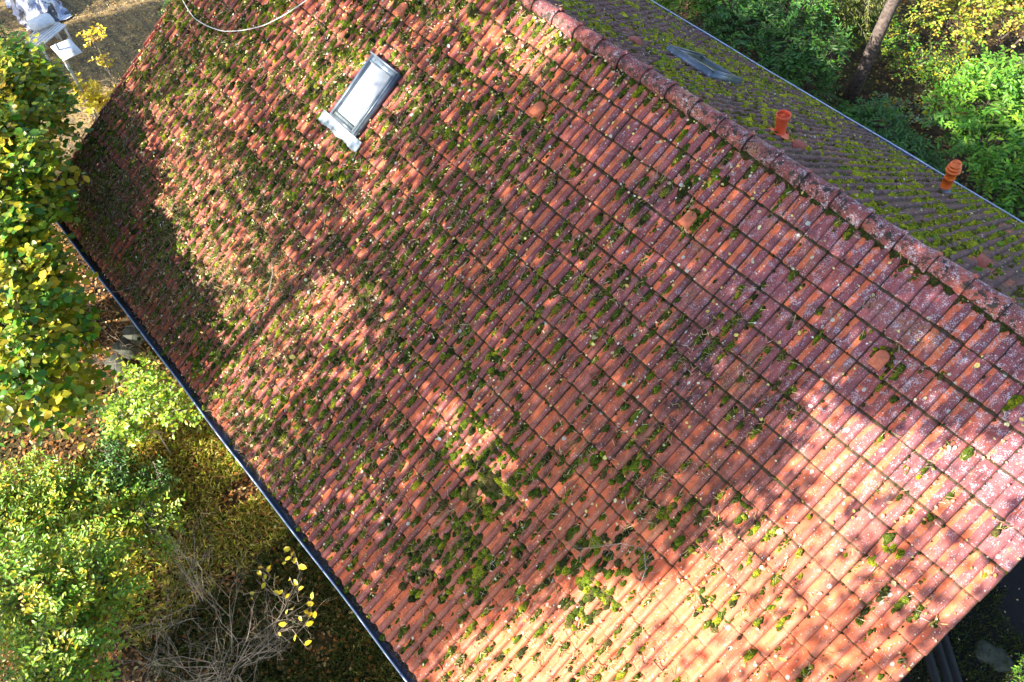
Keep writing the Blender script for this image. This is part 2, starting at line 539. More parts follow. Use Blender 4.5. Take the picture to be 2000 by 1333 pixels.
def tile_field(fn, cols, hoods, rng, back=False):
    nu, nv = len(PU), len(PV)
    Vs, Cs, Ls, Fs = [], [], [], []
    off = 0
    uu, tt = np.meshgrid(PU, PV, indexing='ij')
    hh, _ = np.meshgrid(PH, PV, indexing='ij')
    rr, _ = np.meshgrid(PR, PV, indexing='ij')
    ii, jj = np.meshgrid(np.arange(nu - 1), np.arange(nv), indexing='ij')
    a = (ii * (nv + 1) + jj).ravel()
    F = np.stack([a, a + 1, a + nv + 2, a + nv + 1], 1)
    if back: F = F[:, ::-1]
    for (i0, wd) in cols:
        for j in range(ROWS):
            r = rng.random(6)
            du = (r[0] - .5) * .012; dj = (r[1] - .5) * .05
            tilt = (r[2] - .5) * .012; sk = (r[3] - .5) * .04
            k = 1.0 if not back else 1.0
            U = i0 + uu * wd + du + sk * (tt - .5)
            J = j + tt + dj
            N = -0.030 + .030 * (tt) + hh * k * (1 - .25 * np.clip(-tt * 5, 0, 1)) + tilt * (uu - .5) * 2
            N += .004 * (vn(U * 3.1, J * 2.3) - .5)
            N = np.where(tt > .99, N - .006, N)
            if (j, round(i0)) in hoods:      # plain plate round the vent hood
                N = np.where((uu > .05) & (uu < .92), -0.030 + .030 * tt + .004, N)
            P = fn(U, J, N)
            # nose: a row below the lower edge
            Pn = fn(U[:, -1], J[:, -1] + .004, N[:, -1] - .030)
            P = np.concatenate([P, Pn[:, None, :]], 1)
            C = np.stack([np.full_like(uu, r[4]), rr if (j, round(i0)) not in hoods else rr * .1, np.clip(tt, 0, 1), np.ones_like(uu)], -1)
            C = np.concatenate([C, C[:, -1:, :]], 1)
            Lc = np.stack([uu, tt, np.full_like(uu, r[5]), np.ones_like(uu)], -1)
            Lc = np.concatenate([Lc, Lc[:, -1:, :]], 1)
            Vs.append(P.reshape(-1, 3)); Cs.append(C.reshape(-1, 4)); Ls.append(Lc.reshape(-1, 4))
            Fs.append(F + off); off += nu * (nv + 1)
            if i0 + wd >= COL1 - .01 or i0 <= COL0 + .01:      # verge flange
                e = 1.0 if i0 + wd >= COL1 - .01 else 0.0
                ui = -1 if e else 0
                top = fn(U[ui], J[ui], N[ui]); bot = fn(U[ui] + (.012 if e else -.012), J[ui], N[ui] - .085)
                Vs.append(np.concatenate([top, bot])); n = len(top)
                q = np.arange(n - 1)
                Fs.append(np.stack([q, q + 1, q + n + 1, q + n], 1) + off); off += 2 * n
                cc = np.tile([r[4], .15, .6, 1.0], (2 * n, 1)); Cs.append(cc)
                Ls.append(np.tile([.5, .5, r[5], 1.0], (2 * n, 1)))
    return np.concatenate(Vs), np.concatenate(Fs), np.concatenate(Cs), np.concatenate(Ls)


cols = [(COL0, .5)] + [(float(i), 1.0) for i in range(-41, 4)]
HOODS_F = [(-3, 2), (-11, 2), (-19, 2), (-28, 2)]
HOODS_B = [(-3, 3), (-11, 3), (-20, 3)]
V, F, C, Lc = tile_field(fr, cols, {(j, i) for i, j in HOODS_F}, np.random.default_rng(11))
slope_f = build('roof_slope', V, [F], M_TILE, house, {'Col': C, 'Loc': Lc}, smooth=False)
tag(slope_f, 'sunny slope of orange and purple double roll clay tiles')
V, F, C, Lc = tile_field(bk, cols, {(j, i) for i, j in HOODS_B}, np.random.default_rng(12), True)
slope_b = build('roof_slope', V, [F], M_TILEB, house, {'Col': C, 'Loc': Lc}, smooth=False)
tag(slope_b, 'shaded rear slope of dark tiles thick with moss')

mb = MB()
for fn in (fr, bk):
    for n0 in (-.06, -.10):
        pass
    q = [fn(COL0 + .2, -S0 + .02, -.07), fn(COL1 - .2, -S0 + .02, -.07), fn(COL1 - .2, 19.6, -.07), fn(COL0 + .2, 19.6, -.07),
         fn(COL0 + .2, -S0 + .02, -.16), fn(COL1 - .2, -S0 + .02, -.16), fn(COL1 - .2, 19.6, -.16), fn(COL0 + .2, 19.6, -.16)]
    mb.add(q, quads=[[0, 1, 2, 3], [7, 6, 5, 4], [0, 4, 5, 1], [1, 5, 6, 2], [2, 6, 7, 3], [3, 7, 4, 0]])
mb.build('roof_deck', M_UNDER, house)

# walls with gables
x0, x1, yw = -12.1, 0.85, 5.25
ze = HR - (yw / CT) * ST - .22
zr = HR - .22
V = [[x0, -yw, 0], [x1, -yw, 0], [x1, yw, 0], [x0, yw, 0], [x0, -yw, ze], [x1, -yw, ze], [x1, yw, ze], [x0, yw, ze], [x0, 0, zr], [x1, 0, zr]]
build('wall', V, [[[0, 1, 5, 4], [2, 3, 7, 6], [1, 2, 6, 5], [3, 0, 4, 7]], [[4, 8, 7], [5, 6, 9]]], M_WALL, house)
# barge boards
for xx in (COL0 * TW + .06, COL1 * TW - .05):
    for fn in (fr, bk):
        i = xx / TW
        mb = MB()
        a = [fn(i - .05, -S0 + .3, -.05), fn(i + .05, -S0 + .3, -.05), fn(i + .05, 19.8, -.05), fn(i - .05, 19.8, -.05),
             fn(i - .05, -S0 + .3, -.22), fn(i + .05, -S0 + .3, -.22), fn(i + .05, 19.8, -.22), fn(i - .05, 19.8, -.22)]
        mb.add(a, quads=[[0, 1, 2, 3], [7, 6, 5, 4], [0, 4, 5, 1], [1, 5, 6, 2], [2, 6, 7, 3], [3, 7, 4, 0]])
        mb.build('barge_board', M_DARKW, house)


# ridge caps
def cap_mesh(rng):
    na, nl = 25, 7
    L = .415
    xs = np.array([0, .03, .12, .24, .34, .395, L])
    V = []
    for k, xx in enumerate(xs):
        r = .106 + .018 * (xx / L) + (.010 if xx > .385 else 0)
        for a in np.linspace(math.radians(-12), math.radians(192), na):
            w = 1 + .02 * math.sin(3 * a + xx * 9)
            V.append([xx, r * w * math.cos(a), r * w * math.sin(a) * .95])
    Q = [[k * na + a, k * na + a + 1, (k + 1) * na + a + 1, (k + 1) * na + a] for k in range(nl - 1) for a in range(na - 1)]
    b = len(V)
    for a in np.linspace(math.radians(-12), math.radians(192), na):   # nose thickness
        V.append([L, (.134 - .018) * math.cos(a), (.134 - .018) * math.sin(a) * .95])
    Q += [[(nl - 1) * na + a, (nl - 1) * na + a + 1, b + a + 1, b + a] for a in range(na - 1)]
    m = MB()
    m.add(V, quads=Q)
    # lug at the nose, on the crown towards the rear
    for kx, rr in ((L - .005, .019), (L + .008, .015)):
        m.lathe((kx, .033, .126), (0.2, .3, 1), [(0.001, -.02), (rr, -.012), (rr, .008), (rr * .6, .018), (.001, .02)], 8)
    return m


CAPP = .369
ncap = int((COL1 - COL0) * TW / CAPP) + 1
capz = HR - .045
cm = cap_mesh(RNG)
first = cm.build('ridge_cap', M_CAP, None, smooth=False)
nv = len(first.data.vertices)
for k in range(ncap):
    o = first if k == 0 else first.copy()
    if k:
        o.data = first.data.copy(); COL.objects.link(o)
    a = o.data.attributes.new('Col', 'FLOAT_COLOR', 'POINT') if k == 0 else o.data.attributes['Col']
    r = RNG.random(4)
    ca = np.tile([r[0], .6, .6, 1], (nv, 1)); co = np.zeros(nv * 3, np.float32); o.data.vertices.foreach_get('co', co)
    ca[:, 2] = np.clip(co[0::3] / .415, 0, 1)
    a.data.foreach_set('color', ca.astype(np.float32).ravel())
    if k == 0:
        b = o.data.attributes.new('Loc', 'FLOAT_COLOR', 'POINT')
        b.data.foreach_set('color', np.tile([.5, .5, r[1], 1], (nv, 1)).astype(np.float32).ravel())
    o.parent = house
    xk = COL1 * TW - .02 - (k + 1) * CAPP
    o.location = (xk + 5.6, RNG.normal(0, .003), capz + RNG.normal(0, .003))
    o.rotation_euler = (RNG.normal(0, .015), .012 + RNG.normal(0, .005), RNG.normal(0, .008))

# ridge filler (mortar) under the caps
mb = MB()
mb.box((-5.6, 0, HR - .10), (13.4, .19, .16))
mb.build('ridge_mortar', M_STONE, house)


# gutters
def gutter(side):
    yc = side * ((19.95 + S0) * TL * CT + .055)
    zc = HR - (19.95 + S0) * TL * ST - .045
    r = .062
    xa, xb = COL0 * TW - .12, COL1 * TW + .10
    m = MB()
    xs = np.linspace(xa, xb, 40)
    angs = np.linspace(0, math.pi, 11)
    sag = lambda xx: .006 * math.sin(xx * 1.3) + .004 * math.sin(xx * 3.1)
    for rr, flip in ((r, False), (r - .006, True)):
        V = [[xx, yc + side * rr * math.cos(a) + sag(xx), zc - rr * math.sin(a)] for xx in xs for a in angs]
        n = len(angs)
        Q = [[k * n + a, k * n + a + 1, (k + 1) * n + a + 1, (k + 1) * n + a] for k in range(len(xs) - 1) for a in range(n - 1)]
        if flip: Q = [q[::-1] for q in Q]
        m.add(V, quads=Q)
    g = m.build('gutter', M_ZINC, house, smooth=True)
    m = MB()
    m.tube([[xx, yc + side * (r + .004) + sag(xx), zc + .006] for xx in xs], .013, 8)
    m.build('bead', M_BEAD, g, smooth=True)
    xx = xa + .5
    while xx < xb:
        m = MB()
        m.tube([[xx, yc + side * (r + .006) * math.cos(a) + sag(xx), zc - (r + .006) * math.sin(a)] for a in np.linspace(0, math.pi, 9)], .009, 5)
        m.tube([[xx, yc + side * (r + .004) + sag(xx) - side * .02, zc + .015], [xx, yc + side * (r + .004) + sag(xx) + side * .016, zc + .016]], .012, 5)
        m.build('bracket', M_ZINC, g)
        xx += 1.62
    return g, yc, zc


g1, gyc, gzc = gutter(-1)
gutter(1)


# vent hoods in the tile field
def hood(fn, i, j, mat):
    m = MB()
    n = 9
    outline = [(-.215, .92), (-.215, .55)] + [(-.215 * math.cos(a), .55 - .19 * math.sin(a)) for a in np.linspace(.25, math.pi - .25, n)] + [(.215, .55), (.215, .92)]
    ic, top, bot = i + .47, [], []
    for (du, v) in outline:
        hgt = .022 + .075 * (v - .35)
        top.append(fn(ic + du, j + v, hgt + .008)); bot.append(fn(ic + du, j + v, -.03))
    N = len(outline)
    c_top = fn(ic, j + .92, .022 + .075 * .57 + .008)
    V = top + bot + [c_top]
    Q = [[k, k + 1, N + k + 1, N + k] for k in range(N - 1)]
    T = [[2 * N, k + 1, k] for k in range(N - 1)]
    m.add(V, quads=Q, tris=T)
    # thickness of the open nose
    m.add([fn(ic - .215, j + .921, .073), fn(ic + .215, j + .921, .073), fn(ic + .215, j + .925, .052), fn(ic - .215, j + .925, .052)], quads=[[0, 1, 2, 3]])
    return m.build('vent_hood', mat, house)


for (i, j) in HOODS_F:
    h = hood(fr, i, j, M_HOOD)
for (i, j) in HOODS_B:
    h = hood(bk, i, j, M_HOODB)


# skylights
def roof_axes(fn):
    u = np.array([1., 0, 0])
    s = fn(0, 1) - fn(0, 0); s = s / np.linalg.norm(s)
    n = fn(0, 0, 1) - fn(0, 0, 0)
    return u, s, n


def skylight(fn, i0, i1, j0, j1, front=True):
    u, s, n = roof_axes(fn)
    W = (i1 - i0) * TW; L = (j1 - j0) * TL
    c = fn((i0 + i1) / 2, (j0 + j1) / 2, 0)
    A = np.stack([u, s, n], 1)
    P = lambda a, b, h: c + u * a + s * b + n * h
    m = MB()
    ht = .085
    # outer curb
    for (a, b, da, db) in ((-W / 2 + .03, 0, .06, L), (W / 2 - .035, 0, .07, L), (0, -L / 2 + .06, W - .131, .12), (0, L / 2 - .03, W - .131, .06)):
        m.box(P(a, b, ht / 2 - .02), (da, db, ht + .04 + (.012 if db == .12 else 0)), A)
    # sash cover strips
    for (a, b, da, db, h) in ((-W / 2 + .045, .03, .028, L - .12, ht + .012), (W / 2 - .05, .03, .030, L - .12, ht + .014), (W / 2 - .018, .0, .03, L - .02, ht + .006), (0, -L / 2 + .012, W + .02, .024, ht + .02), (0, -L / 2 + .105, W - .10, .012, ht + .012)):
        m.box(P(a, b, h), (da, db, .016), A)
    # screws
    for a in (-.7, 0, .6):
        m.lathe(P(a * W / 2 * .8, -L / 2 + .065, ht + .004), n, [(.008, 0), (.008, .012), (.001, .014)], 8)
    f = m.build('skylight', M_FRAME, house)
    tag(f, 'grey skylight with a pale closed pane on the sunny slope' if front else 'dark grey skylight with reflecting glass on the mossy rear slope')
    m = MB()
    m.box(P(0, .03, ht - .030), (W - .12, L - .17, .012), A)
    pane = m.build('pane', M_PANE if front else M_GLASS, f)
    if front:
        m = MB()   # lower lip of glass over the grey sill
        m.box(P(0, L / 2 - .045, ht - .004), (W - .13, .10, .008), A)
        m.build('sill', M_SILL, f)
        m = MB()   # pleated lead apron below
        na = 40
        aa = np.linspace(-W / 2 - .15, W / 2 + .15, na)
        rows = [(L / 2 + .0, .060), (L / 2 + .07, .050), (L / 2 + .150, .047), (L / 2 + .165, .030)]
        V = []
        for bi, (b, h) in enumerate(rows):
            for k, a in enumerate(aa):
                rag = (.004 * math.sin(k * 2.1) + .010 * math.sin(k * .43)) if bi >= 2 else 0
                V.append(P(a, b + rag, h + .006 * math.sin(k * 1.9) + (.006 * math.sin(a / .075 * math.pi) if bi >= 1 else 0)))
        Q = [[r * na + k, r * na + k + 1, (r + 1) * na + k + 1, (r + 1) * na + k] for r in range(3) for k in range(na - 1)]
        m.add(V, quads=Q)
        m.build('flashing', M_ZINCD, f, smooth=True)
    return f


t = NT('pale blind pane')
x, y, z = t.sepxyz()
n = t.noise(9, 5, .6)
c = t.mix(t.ramp(n, .40, .7), (0.34, 0.38, 0.44), (0.44, 0.46, 0.50))
c = t.mix(t.ramp(t.noise(26, 4, .7), .64, .74, 0, .35), c, (0.55, 0.56, 0.56))
t.bsdf(c, .5, 0, .4)
M_PANE = t.m
M_SILL = plain('algae film on grey glass', (0.20, 0.235, 0.225), .35, .1, .5, var=.3, scale=20)
t = NT('reflecting glass')
n = t.noise(4, 4)
c = t.mix(t.ramp(n, .35, .65), (0.06, 0.08, 0.05), (0.22, 0.24, 0.15))  # reflected greenery painted into the glass colour
t.bsdf(c, .12, .35, .9)
M_GLASS = t.m

sky1 = skylight(fr, -27.3, -25.35, 4.65, 7.62)
sky2 = skylight(bk, -19.55, -16.8, 6.3, 9.35, False)

# vent pipes
m = MB()
b = np.array([-3.43, 1.14, 5.90]); ax = np.array([-.03, -.01, .345]); ax /= np.linalg.norm(ax)
m.lathe(b, ax, [(.085, -.04), (.078, .05), (.066, .12), (.064, .20), (.068, .27), (.086, .30), (.086, .34), (.076, .345), (.074, .25), (.06, .05)], 28)
p1 = m.build('vent_pipe', M_REDPL, house, smooth=False)
tag(p1, 'short red vent pipe with a round grille top')
m = MB()
for rr in (.025, .05):
    m.lathe(b, ax, [(rr, .325), (rr + .006, .335), (rr, .345)], 20)
a0 = np.cross(ax, [1, 0, 0]); a0 /= np.linalg.norm(a0); a1 = np.cross(ax, a0)
for k in range(4):
    d = a0 * math.cos(k * math.pi / 4) + a1 * math.sin(k * math.pi / 4)
    m.tube([b + ax * .335 - d * .076, b + ax * .335 + d * .076], .0045, 5)
m.build('grille', M_REDPL, p1)
m = MB(); m.lathe(b, ax, [(.001, .22), (.07, .221)], 20); m.build('pipe_inside', M_DARKPL, p1)
# base plate of pipe 1 shaped to the tile
m = MB()
V = []
for r, h in ((.075, .05), (.095, .02), (.15, .012), (.19, .006)):
    for k in range(20):
        th = 2 * math.pi * k / 20
        c0 = bk(b[0] / TW, b[1] / CT / TL - S0 + .1)
        u, s, n = roof_axes(bk)
        V.append(c0 + u * r * math.cos(th) * 1.0 + s * r * math.sin(th) * 1.25 + n * (h + .012))
m.add(V, quads=[[r * 20 + k, r * 20 + (k + 1) % 20, (r + 1) * 20 + (k + 1) % 20, (r + 1) * 20 + k] for r in range(3) for k in range(20)])
m.build('base_plate', M_REDPL, p1, smooth=True)

b2 = np.array([-2.10, 4.44, 3.66]); ax2 = np.array([-.06, -.02, .66]); ax2 /= np.linalg.norm(ax2)
m = MB()
m.lathe(b2, ax2, [(.078, .13), (.082, .13), (.082, .147), (.077, .15), (.077, .31), (.081, .312), (.081, .325), (.077, .328), (.077, .45), (.109, .452), (.109, .472), (.088, .478), (.088, .505),
                  (.100, .507), (.100, .526), (.076, .532), (.076, .556), (.086, .558), (.086, .576), (.064, .582), (.064, .615), (.054, .617), (.052, .56)], 30)
p2 = m.build('vent_pipe', M_ORANGE, house)
tag(p2, 'tall orange vent pipe with stepped rings at its top')
m = MB()
m.lathe(b2, ax2, [(.001, .575), (.053, .575)], 20)
m.build('pipe_inside', M_DARKPL, p2)
m = MB()
m.lathe(b2, ax2, [(.040, .60), (.040, .614), (.03, .614), (.03, .595)], 20)
m.lathe(b2, ax2, [(.018, .60), (.018, .614), (.012, .614), (.012, .595)], 16)
a0 = np.cross(ax2, [1, 0, 0]); a0 /= np.linalg.norm(a0); a1 = np.cross(ax2, a0)
for k in range(3):
    d = a0 * math.cos(k * math.pi / 3 + .3) + a1 * math.sin(k * math.pi / 3 + .3)
    m.tube([b2 + ax2 * .608 - d * .052, b2 + ax2 * .608 + d * .052], .004, 5)
m.build('grille', M_ORANGE, p2)
m = MB()
m.lathe(b2, ax2, [(.13, -.03), (.115, .03), (.092, .07), (.086, .15)], 24)
m.build('collar', M_ZINCD, p2, smooth=True)

# ------------------------------------------------------------------ leaves and twigs generators
LT = np.array([[0, 0, 0], [.28, .40, .06], [.70, .36, .04], [1, 0, -.10], [.70, -.36, .04], [.28, -.40, .06]])


def leaves(P, D, Nn, length, width, col):
    """P base points, D tip directions, Nn normals, per-leaf length/width, col (N,3)"""
    D = D / (np.linalg.norm(D, axis=1, keepdims=True) + 1e-9)
    S = np.cross(Nn, D); S /= (np.linalg.norm(S, axis=1, keepdims=True) + 1e-9)
    Nr = np.cross(D, S)
    n = len(P)
    length = np.broadcast_to(length, (n,)); width = np.broadcast_to(width, (n,))
    V = (P[:, None] + D[:, None] * (LT[None, :, 0:1] * length[:, None, None])
         + S[:, None] * (LT[None, :, 1:2] * width[:, None, None])
         + Nr[:, None] * (LT[None, :, 2:3] * length[:, None, None]))
    base = np.arange(n)[:, None] * 6
    F = np.concatenate([base + np.array([[0, 3, 2, 1]]), base + np.array([[0, 5, 4, 3]])])
    C = np.repeat(np.concatenate([col, np.ones((n, 1))], 1), 6, axis=0)
    return V.reshape(-1, 3), F, C


def palette(n, cols, wts, jit=.22, rng=RNG):
    wts = np.array(wts, float); wts /= wts.sum()
    k = rng.choice(len(cols), n, p=wts)
    c = np.array(cols)[k] * np.exp(rng.normal(0, jit, (n, 1))) * np.exp(rng.normal(0, .06, (n, 3)))
    return np.clip(c, 0, .9)


def rods(A, B, ra, rb, n=3):
    """many tapering rods at once"""
    A = np.asarray(A); B = np.asarray(B)
    D = B - A; D = D / (np.linalg.norm(D, axis=1, keepdims=True) + 1e-9)
    X = np.cross(D, np.array([.31, .22, .93])); X /= (np.linalg.norm(X, axis=1, keepdims=True) + 1e-9)
    Y = np.cross(D, X)
    ra = np.broadcast_to(ra, (len(A),)); rb = np.broadcast_to(rb, (len(A),))
    th = np.arange(n) * 2 * math.pi / n
    ring = X[:, None] * np.cos(th)[None, :, None] + Y[:, None] * np.sin(th)[None, :, None]
    V = np.concatenate([A[:, None] + ring * ra[:, None, None], B[:, None] + ring * rb[:, None, None]], 1)
    base = np.arange(len(A))[:, None] * 2 * n
    F = np.concatenate([base + np.array([[k, (k + 1) % n, n + (k + 1) % n, n + k]]) for k in range(n)])
    return V.reshape(-1, 3), F


def plant(name, label, cat, root, blobs, ntw, nlf, lsize, lratio, cols, wts, mat, group=None, droop=.15, twl=.45, shell=.55,
          stem=.05, seed=1, up=.75, bark=None, jit=.25, needles=False, stems=None, drop_in=0):
    """blobs: list of (x,y,z,rx,ry,rz). Leaves sit in sprays along twigs spread through the blobs."""
    rng = np.random.default_rng(seed)
    o = empty(name, tuple(root))
    tag(o, label, cat, group)
    vol = np.array([b[3] * b[4] * b[5] for b in blobs]) ** .75
    k = rng.choice(len(blobs), ntw, p=vol / vol.sum())
    B = np.array(blobs)[k]
    d = rng.normal(0, 1, (ntw, 3)); d[:, 2] = np.abs(d[:, 2]) * .9 - .25
    d /= np.linalg.norm(d, axis=1, keepdims=True)
    rad = shell + (1 - shell) * rng.random(ntw) ** .6
    # lobed outline
    lob = .72 + .5 * vn(d[:, 0] * 2.3 + k * 7.1 + seed, d[:, 1] * 2.3 + d[:, 2] * 1.7)
    c = B[:, :3] + d * B[:, 3:] * (rad * lob)[:, None]
    td = d + rng.normal(0, .55, (ntw, 3)); td[:, 2] -= droop * 2
    td /= np.linalg.norm(td, axis=1, keepdims=True)
    tl = twl * (.6 + .8 * rng.random(ntw))
    A0 = c - td * (tl * .5)[:, None]; A1 = c + td * (tl * .5)[:, None]
    # twigs + main stems
    root = np.array(root, float)
    V, F = rods(A0, A1, .004, .0015)
    mb = MB(); mb.add(V, quads=F)
    hub = []
    for i, b in enumerate(blobs):
        p = np.array(b[:3]); lowz = root[2]
        st = root + np.array([rng.normal(0, .12), rng.normal(0, .12), 0])
        midp = st * .5 + p * .5 + np.array([rng.normal(0, .1), rng.normal(0, .1), .1])
        mb.tube([st, midp, p, p + np.array([0, 0, b[5] * .5])], [stem, stem * .7, stem * .4, .004], 6)
        hub.append(p)
    sel = rng.random(ntw) < .35
    Hc = np.array(hub)[k][sel]
    V, F = rods(Hc + rng.normal(0, .1, Hc.shape), A0[sel], .010, .004)
    mb.add(V, quads=F)
    mb.build('branches', bark or M_BARK, o)
    # leaves
    n = ntw * nlf
    tt = (np.tile(np.arange(nlf), ntw) + .5) / nlf
    ti = np.repeat(np.arange(ntw), nlf)
    P = A0[ti] + (A1 - A0)[ti] * tt[:, None]
    upv = np.array([0, 0, 1.]) + .0 * SUN
    side = np.cross(td[ti], upv[None]); side /= (np.linalg.norm(side, axis=1, keepdims=True) + 1e-9)
    sg = np.where(np.arange(n) % 2 == 0, 1, -1)[:, None]
    D = td[ti] * (.55 if not needles else .75) + side * sg * (.85 if not needles else .6) + rng.normal(0, .28 if not needles else .18, (n, 3))
    Nn = upv * up + SUN * .55 + d[ti] * .35 + rng.normal(0, .33, (n, 3))
    cl = palette(n, cols, wts, jit, rng)
    ct = palette(ntw, cols, wts, .2, rng)         # each spray keeps near one hue
    cl = cl * .5 + ct[ti] * .5
    sz = lsize * (.6 + .7 * rng.random(n))
    V, F, C = leaves(P, D, Nn, sz, sz * lratio, cl)
    build('foliage', V, [F], mat, o, {'Col': C})
    return o


# ------------------------------------------------------------------ things in the garden: left
GREEN = (0.075, 0.290, 0.016); DKG = (0.022, 0.145, 0.022); BLG = (0.030, 0.190, 0.050); YG = (0.33, 0.42, 0.022)
YEL = (0.72, 0.56, 0.018); ORN = (0.62, 0.32, 0.03); LIME = (0.24, 0.48, 0.030)

plant('hazel_tree', 'large tree with round green and yellow leaves crowding the far lower corner of the roof', 'tree', (-12.6, -7.4, 0),
      [(-13.4, -5.3, 4.0, 1.0, .8, .9), (-12.4, -5.6, 4.2, .9, .7, .9), (-11.6, -6.0, 4.1, .9, .6, .9), (-10.9, -6.4, 4.0, .9, .7, .9), (-10.0, -6.75, 3.9, .9, .6, .8),
       (-9.3, -6.75, 3.9, .75, .5, .8), (-8.7, -7.15, 4.0, .7, .5, .75), (-8.2, -7.5, 3.6, .6, .5, .6), (-9.1, -6.75, 3.3, .5, .4, .5), (-8.6, -7.2, 3.0, .6, .45, .5), (-12.3, -6.9, 3.6, 1.3, .9, 1.0), (-10.6, -7.5, 3.6, 1.3, .8, 1.0)],
      2050, 9, .115, .95, [GREEN, DKG, BLG, YG, YEL, ORN], [.32, .08, .10, .24, .22, .04], M_LEAF, twl=.55, stem=.09, seed=21)
plant('shrub', 'bright green and golden shrub with narrow leaves filling the bottom left corner', 'shrub', (-6.9, -9.3, 0),
      [(-8.9, -8.7, .5, .8, .6, .4), (-8.5, -8.5, .5, .8, .6, .4), (-8.0, -7.85, .45, .7, .45, .35), (-7.35, -7.45, .45, .6, .4, .3), (-7.3, -8.3, .7, .7, .5, .4), (-6.8, -9.0, 1.7, .8, .7, .8), (-6.3, -8.35, 1.6, .6, .5, .6),
       (-5.9, -9.0, 1.7, .7, .6, .7), (-8.9, -9.3, .6, .8, .6, .5), (-5.5, -9.3, 1.8, .5, .5, .5)],
      1700, 12, .078, .52, [LIME, YG, GREEN, YEL, ORN, (.24, .50, .10)], [.30, .20, .16, .12, .07, .15], M_LEAF, twl=.5, stem=.03, seed=22, shell=.3)
plant('bush', 'light green round leaved bush beside the middle of the near gutter', 'bush', (-8.9, -6.6, 0),
      [(-9.5, -6.3, .9, .55, .35, .4), (-9.0, -6.35, .95, .55, .35, .4), (-8.6, -6.15, .9, .5, .25, .3), (-9.1, -6.9, .8, .45, .35, .35), (-9.0, -7.0, .6, .4, .3, .3)],
      230, 8, .085, .7, [LIME, YG, GREEN, YEL], [.4, .3, .2, .1], M_LEAF, twl=.4, stem=.016, seed=23, shell=.15, bark=M_TWIG)
plant('dark_bush', 'low dark green bush between the leaf litter and the light green bush', 'bush', (-8.8, -7.5, 0),
      [(-8.9, -7.4, .5, .5, .35, .3), (-8.4, -7.6, .5, .45, .35, .3), (-9.5, -7.0, .45, .4, .3, .3), (-8.0, -7.1, .4, .4, .3, .25)],
      200, 10, .06, .5, [DKG, GREEN, BLG], [.5, .3, .2], M_LEAF, twl=.35, stem=.012, seed=24, shell=.2)
plant('sapling', 'slender sapling with bright yellow leaves around the grey pole', 'sapling', (-16.8, -3.6, 0),
      [(-16.85, -3.75, .95, .45, .26, .3), (-16.35, -3.35, 1.0, .35, .26, .3), (-17.3, -3.75, 1.0, .30, .25, .22)],
      95, 10, .095, .62, [(.85, .64, .03), (.78, .50, .03), YG], [.7, .25, .05], M_LEAF, twl=.38, stem=.012, seed=25, shell=.2, bark=M_TWIG)
plant('sapling', 'thin yellow sapling standing in the lit yard behind the grey pole', 'sapling', (-17.2, -3.1, 0),
      [(-17.25, -3.05, 2.0, .22, .22, .22), (-17.0, -3.2, 1.6, .15, .18, .25)],
      20, 8, .09, .62, [(.85, .64, .03), (.78, .50, .03)], [.7, .3], M_LEAF, twl=.3, stem=.009, seed=26, shell=.2, bark=M_TWIG)
plant('conifer_bush', 'dark green dense bush in the top left corner', 'bush', (-20.4, -5.0, 0),
      [(-19.9, -5.0, 1.4, 1.1, .7, 1.0), (-18.4, -5.5, 2.0, 1.0, .7, .9), (-21.2, -4.9, 1.2, 1., .6, .8), (-17.0, -5.7, 2.2, .8, .5, .8), (-16.2, -5.5, .8, .7, .4, .5)],
      650, 12, .075, .5, [DKG, (.03, .075, .02), GREEN], [.5, .3, .2], M_LEAF, twl=.4, stem=.03, seed=27)
plant('laurel', 'small glossy green laurel peeping up behind the far verge', 'bush', (-17.6, -0.3, 0),
      [(-18.3, -.85, .9, .5, .4, .4), (-17.6, -.75, .8, .45, .4, .4), (-18.9, -.4, .8, .5, .4, .4)],
      110, 9, .11, .42, [GREEN, LIME, DKG], [.4, .25, .35], M_LEAFG, twl=.35, stem=.015, seed=28, shell=.3)

# sparse yellow leafed shoot in front of the gutter
plant('sapling', 'low shoot with a few large yellow leaves at the near gutter', 'sapling', (-4.8, -6.5, 0),
      [(-4.85, -6.15, 1.5, .16, .14, .1), (-4.5, -6.35, 1.35, .28, .18, .12), (-4.35, -6.6, 1.0, .45, .3, .2), (-5.2, -6.7, .9, .4, .3, .2)],
      18, 2, .105, .72, [(.85, .66, .03), (.75, .50, .04)], [.7, .3], M_LEAF, twl=.3, stem=.006, seed=29, shell=.3, bark=M_TWIG)
plant('sapling', 'dim yellow leafed shoot hanging over the gutter at the far eave corner', 'sapling', (-13.6, -6.3, 0),
      [(-13.0, -5.75, 3.0, .3, .22, .25), (-12.2, -5.95, 2.95, .3, .15, .2)],
      30, 7, .085, .65, [(.50, .40, .03), GREEN, (.55, .33, .05)], [.6, .2, .2], M_LEAF, twl=.35, stem=.01, seed=30, shell=.3, bark=M_TWIG)


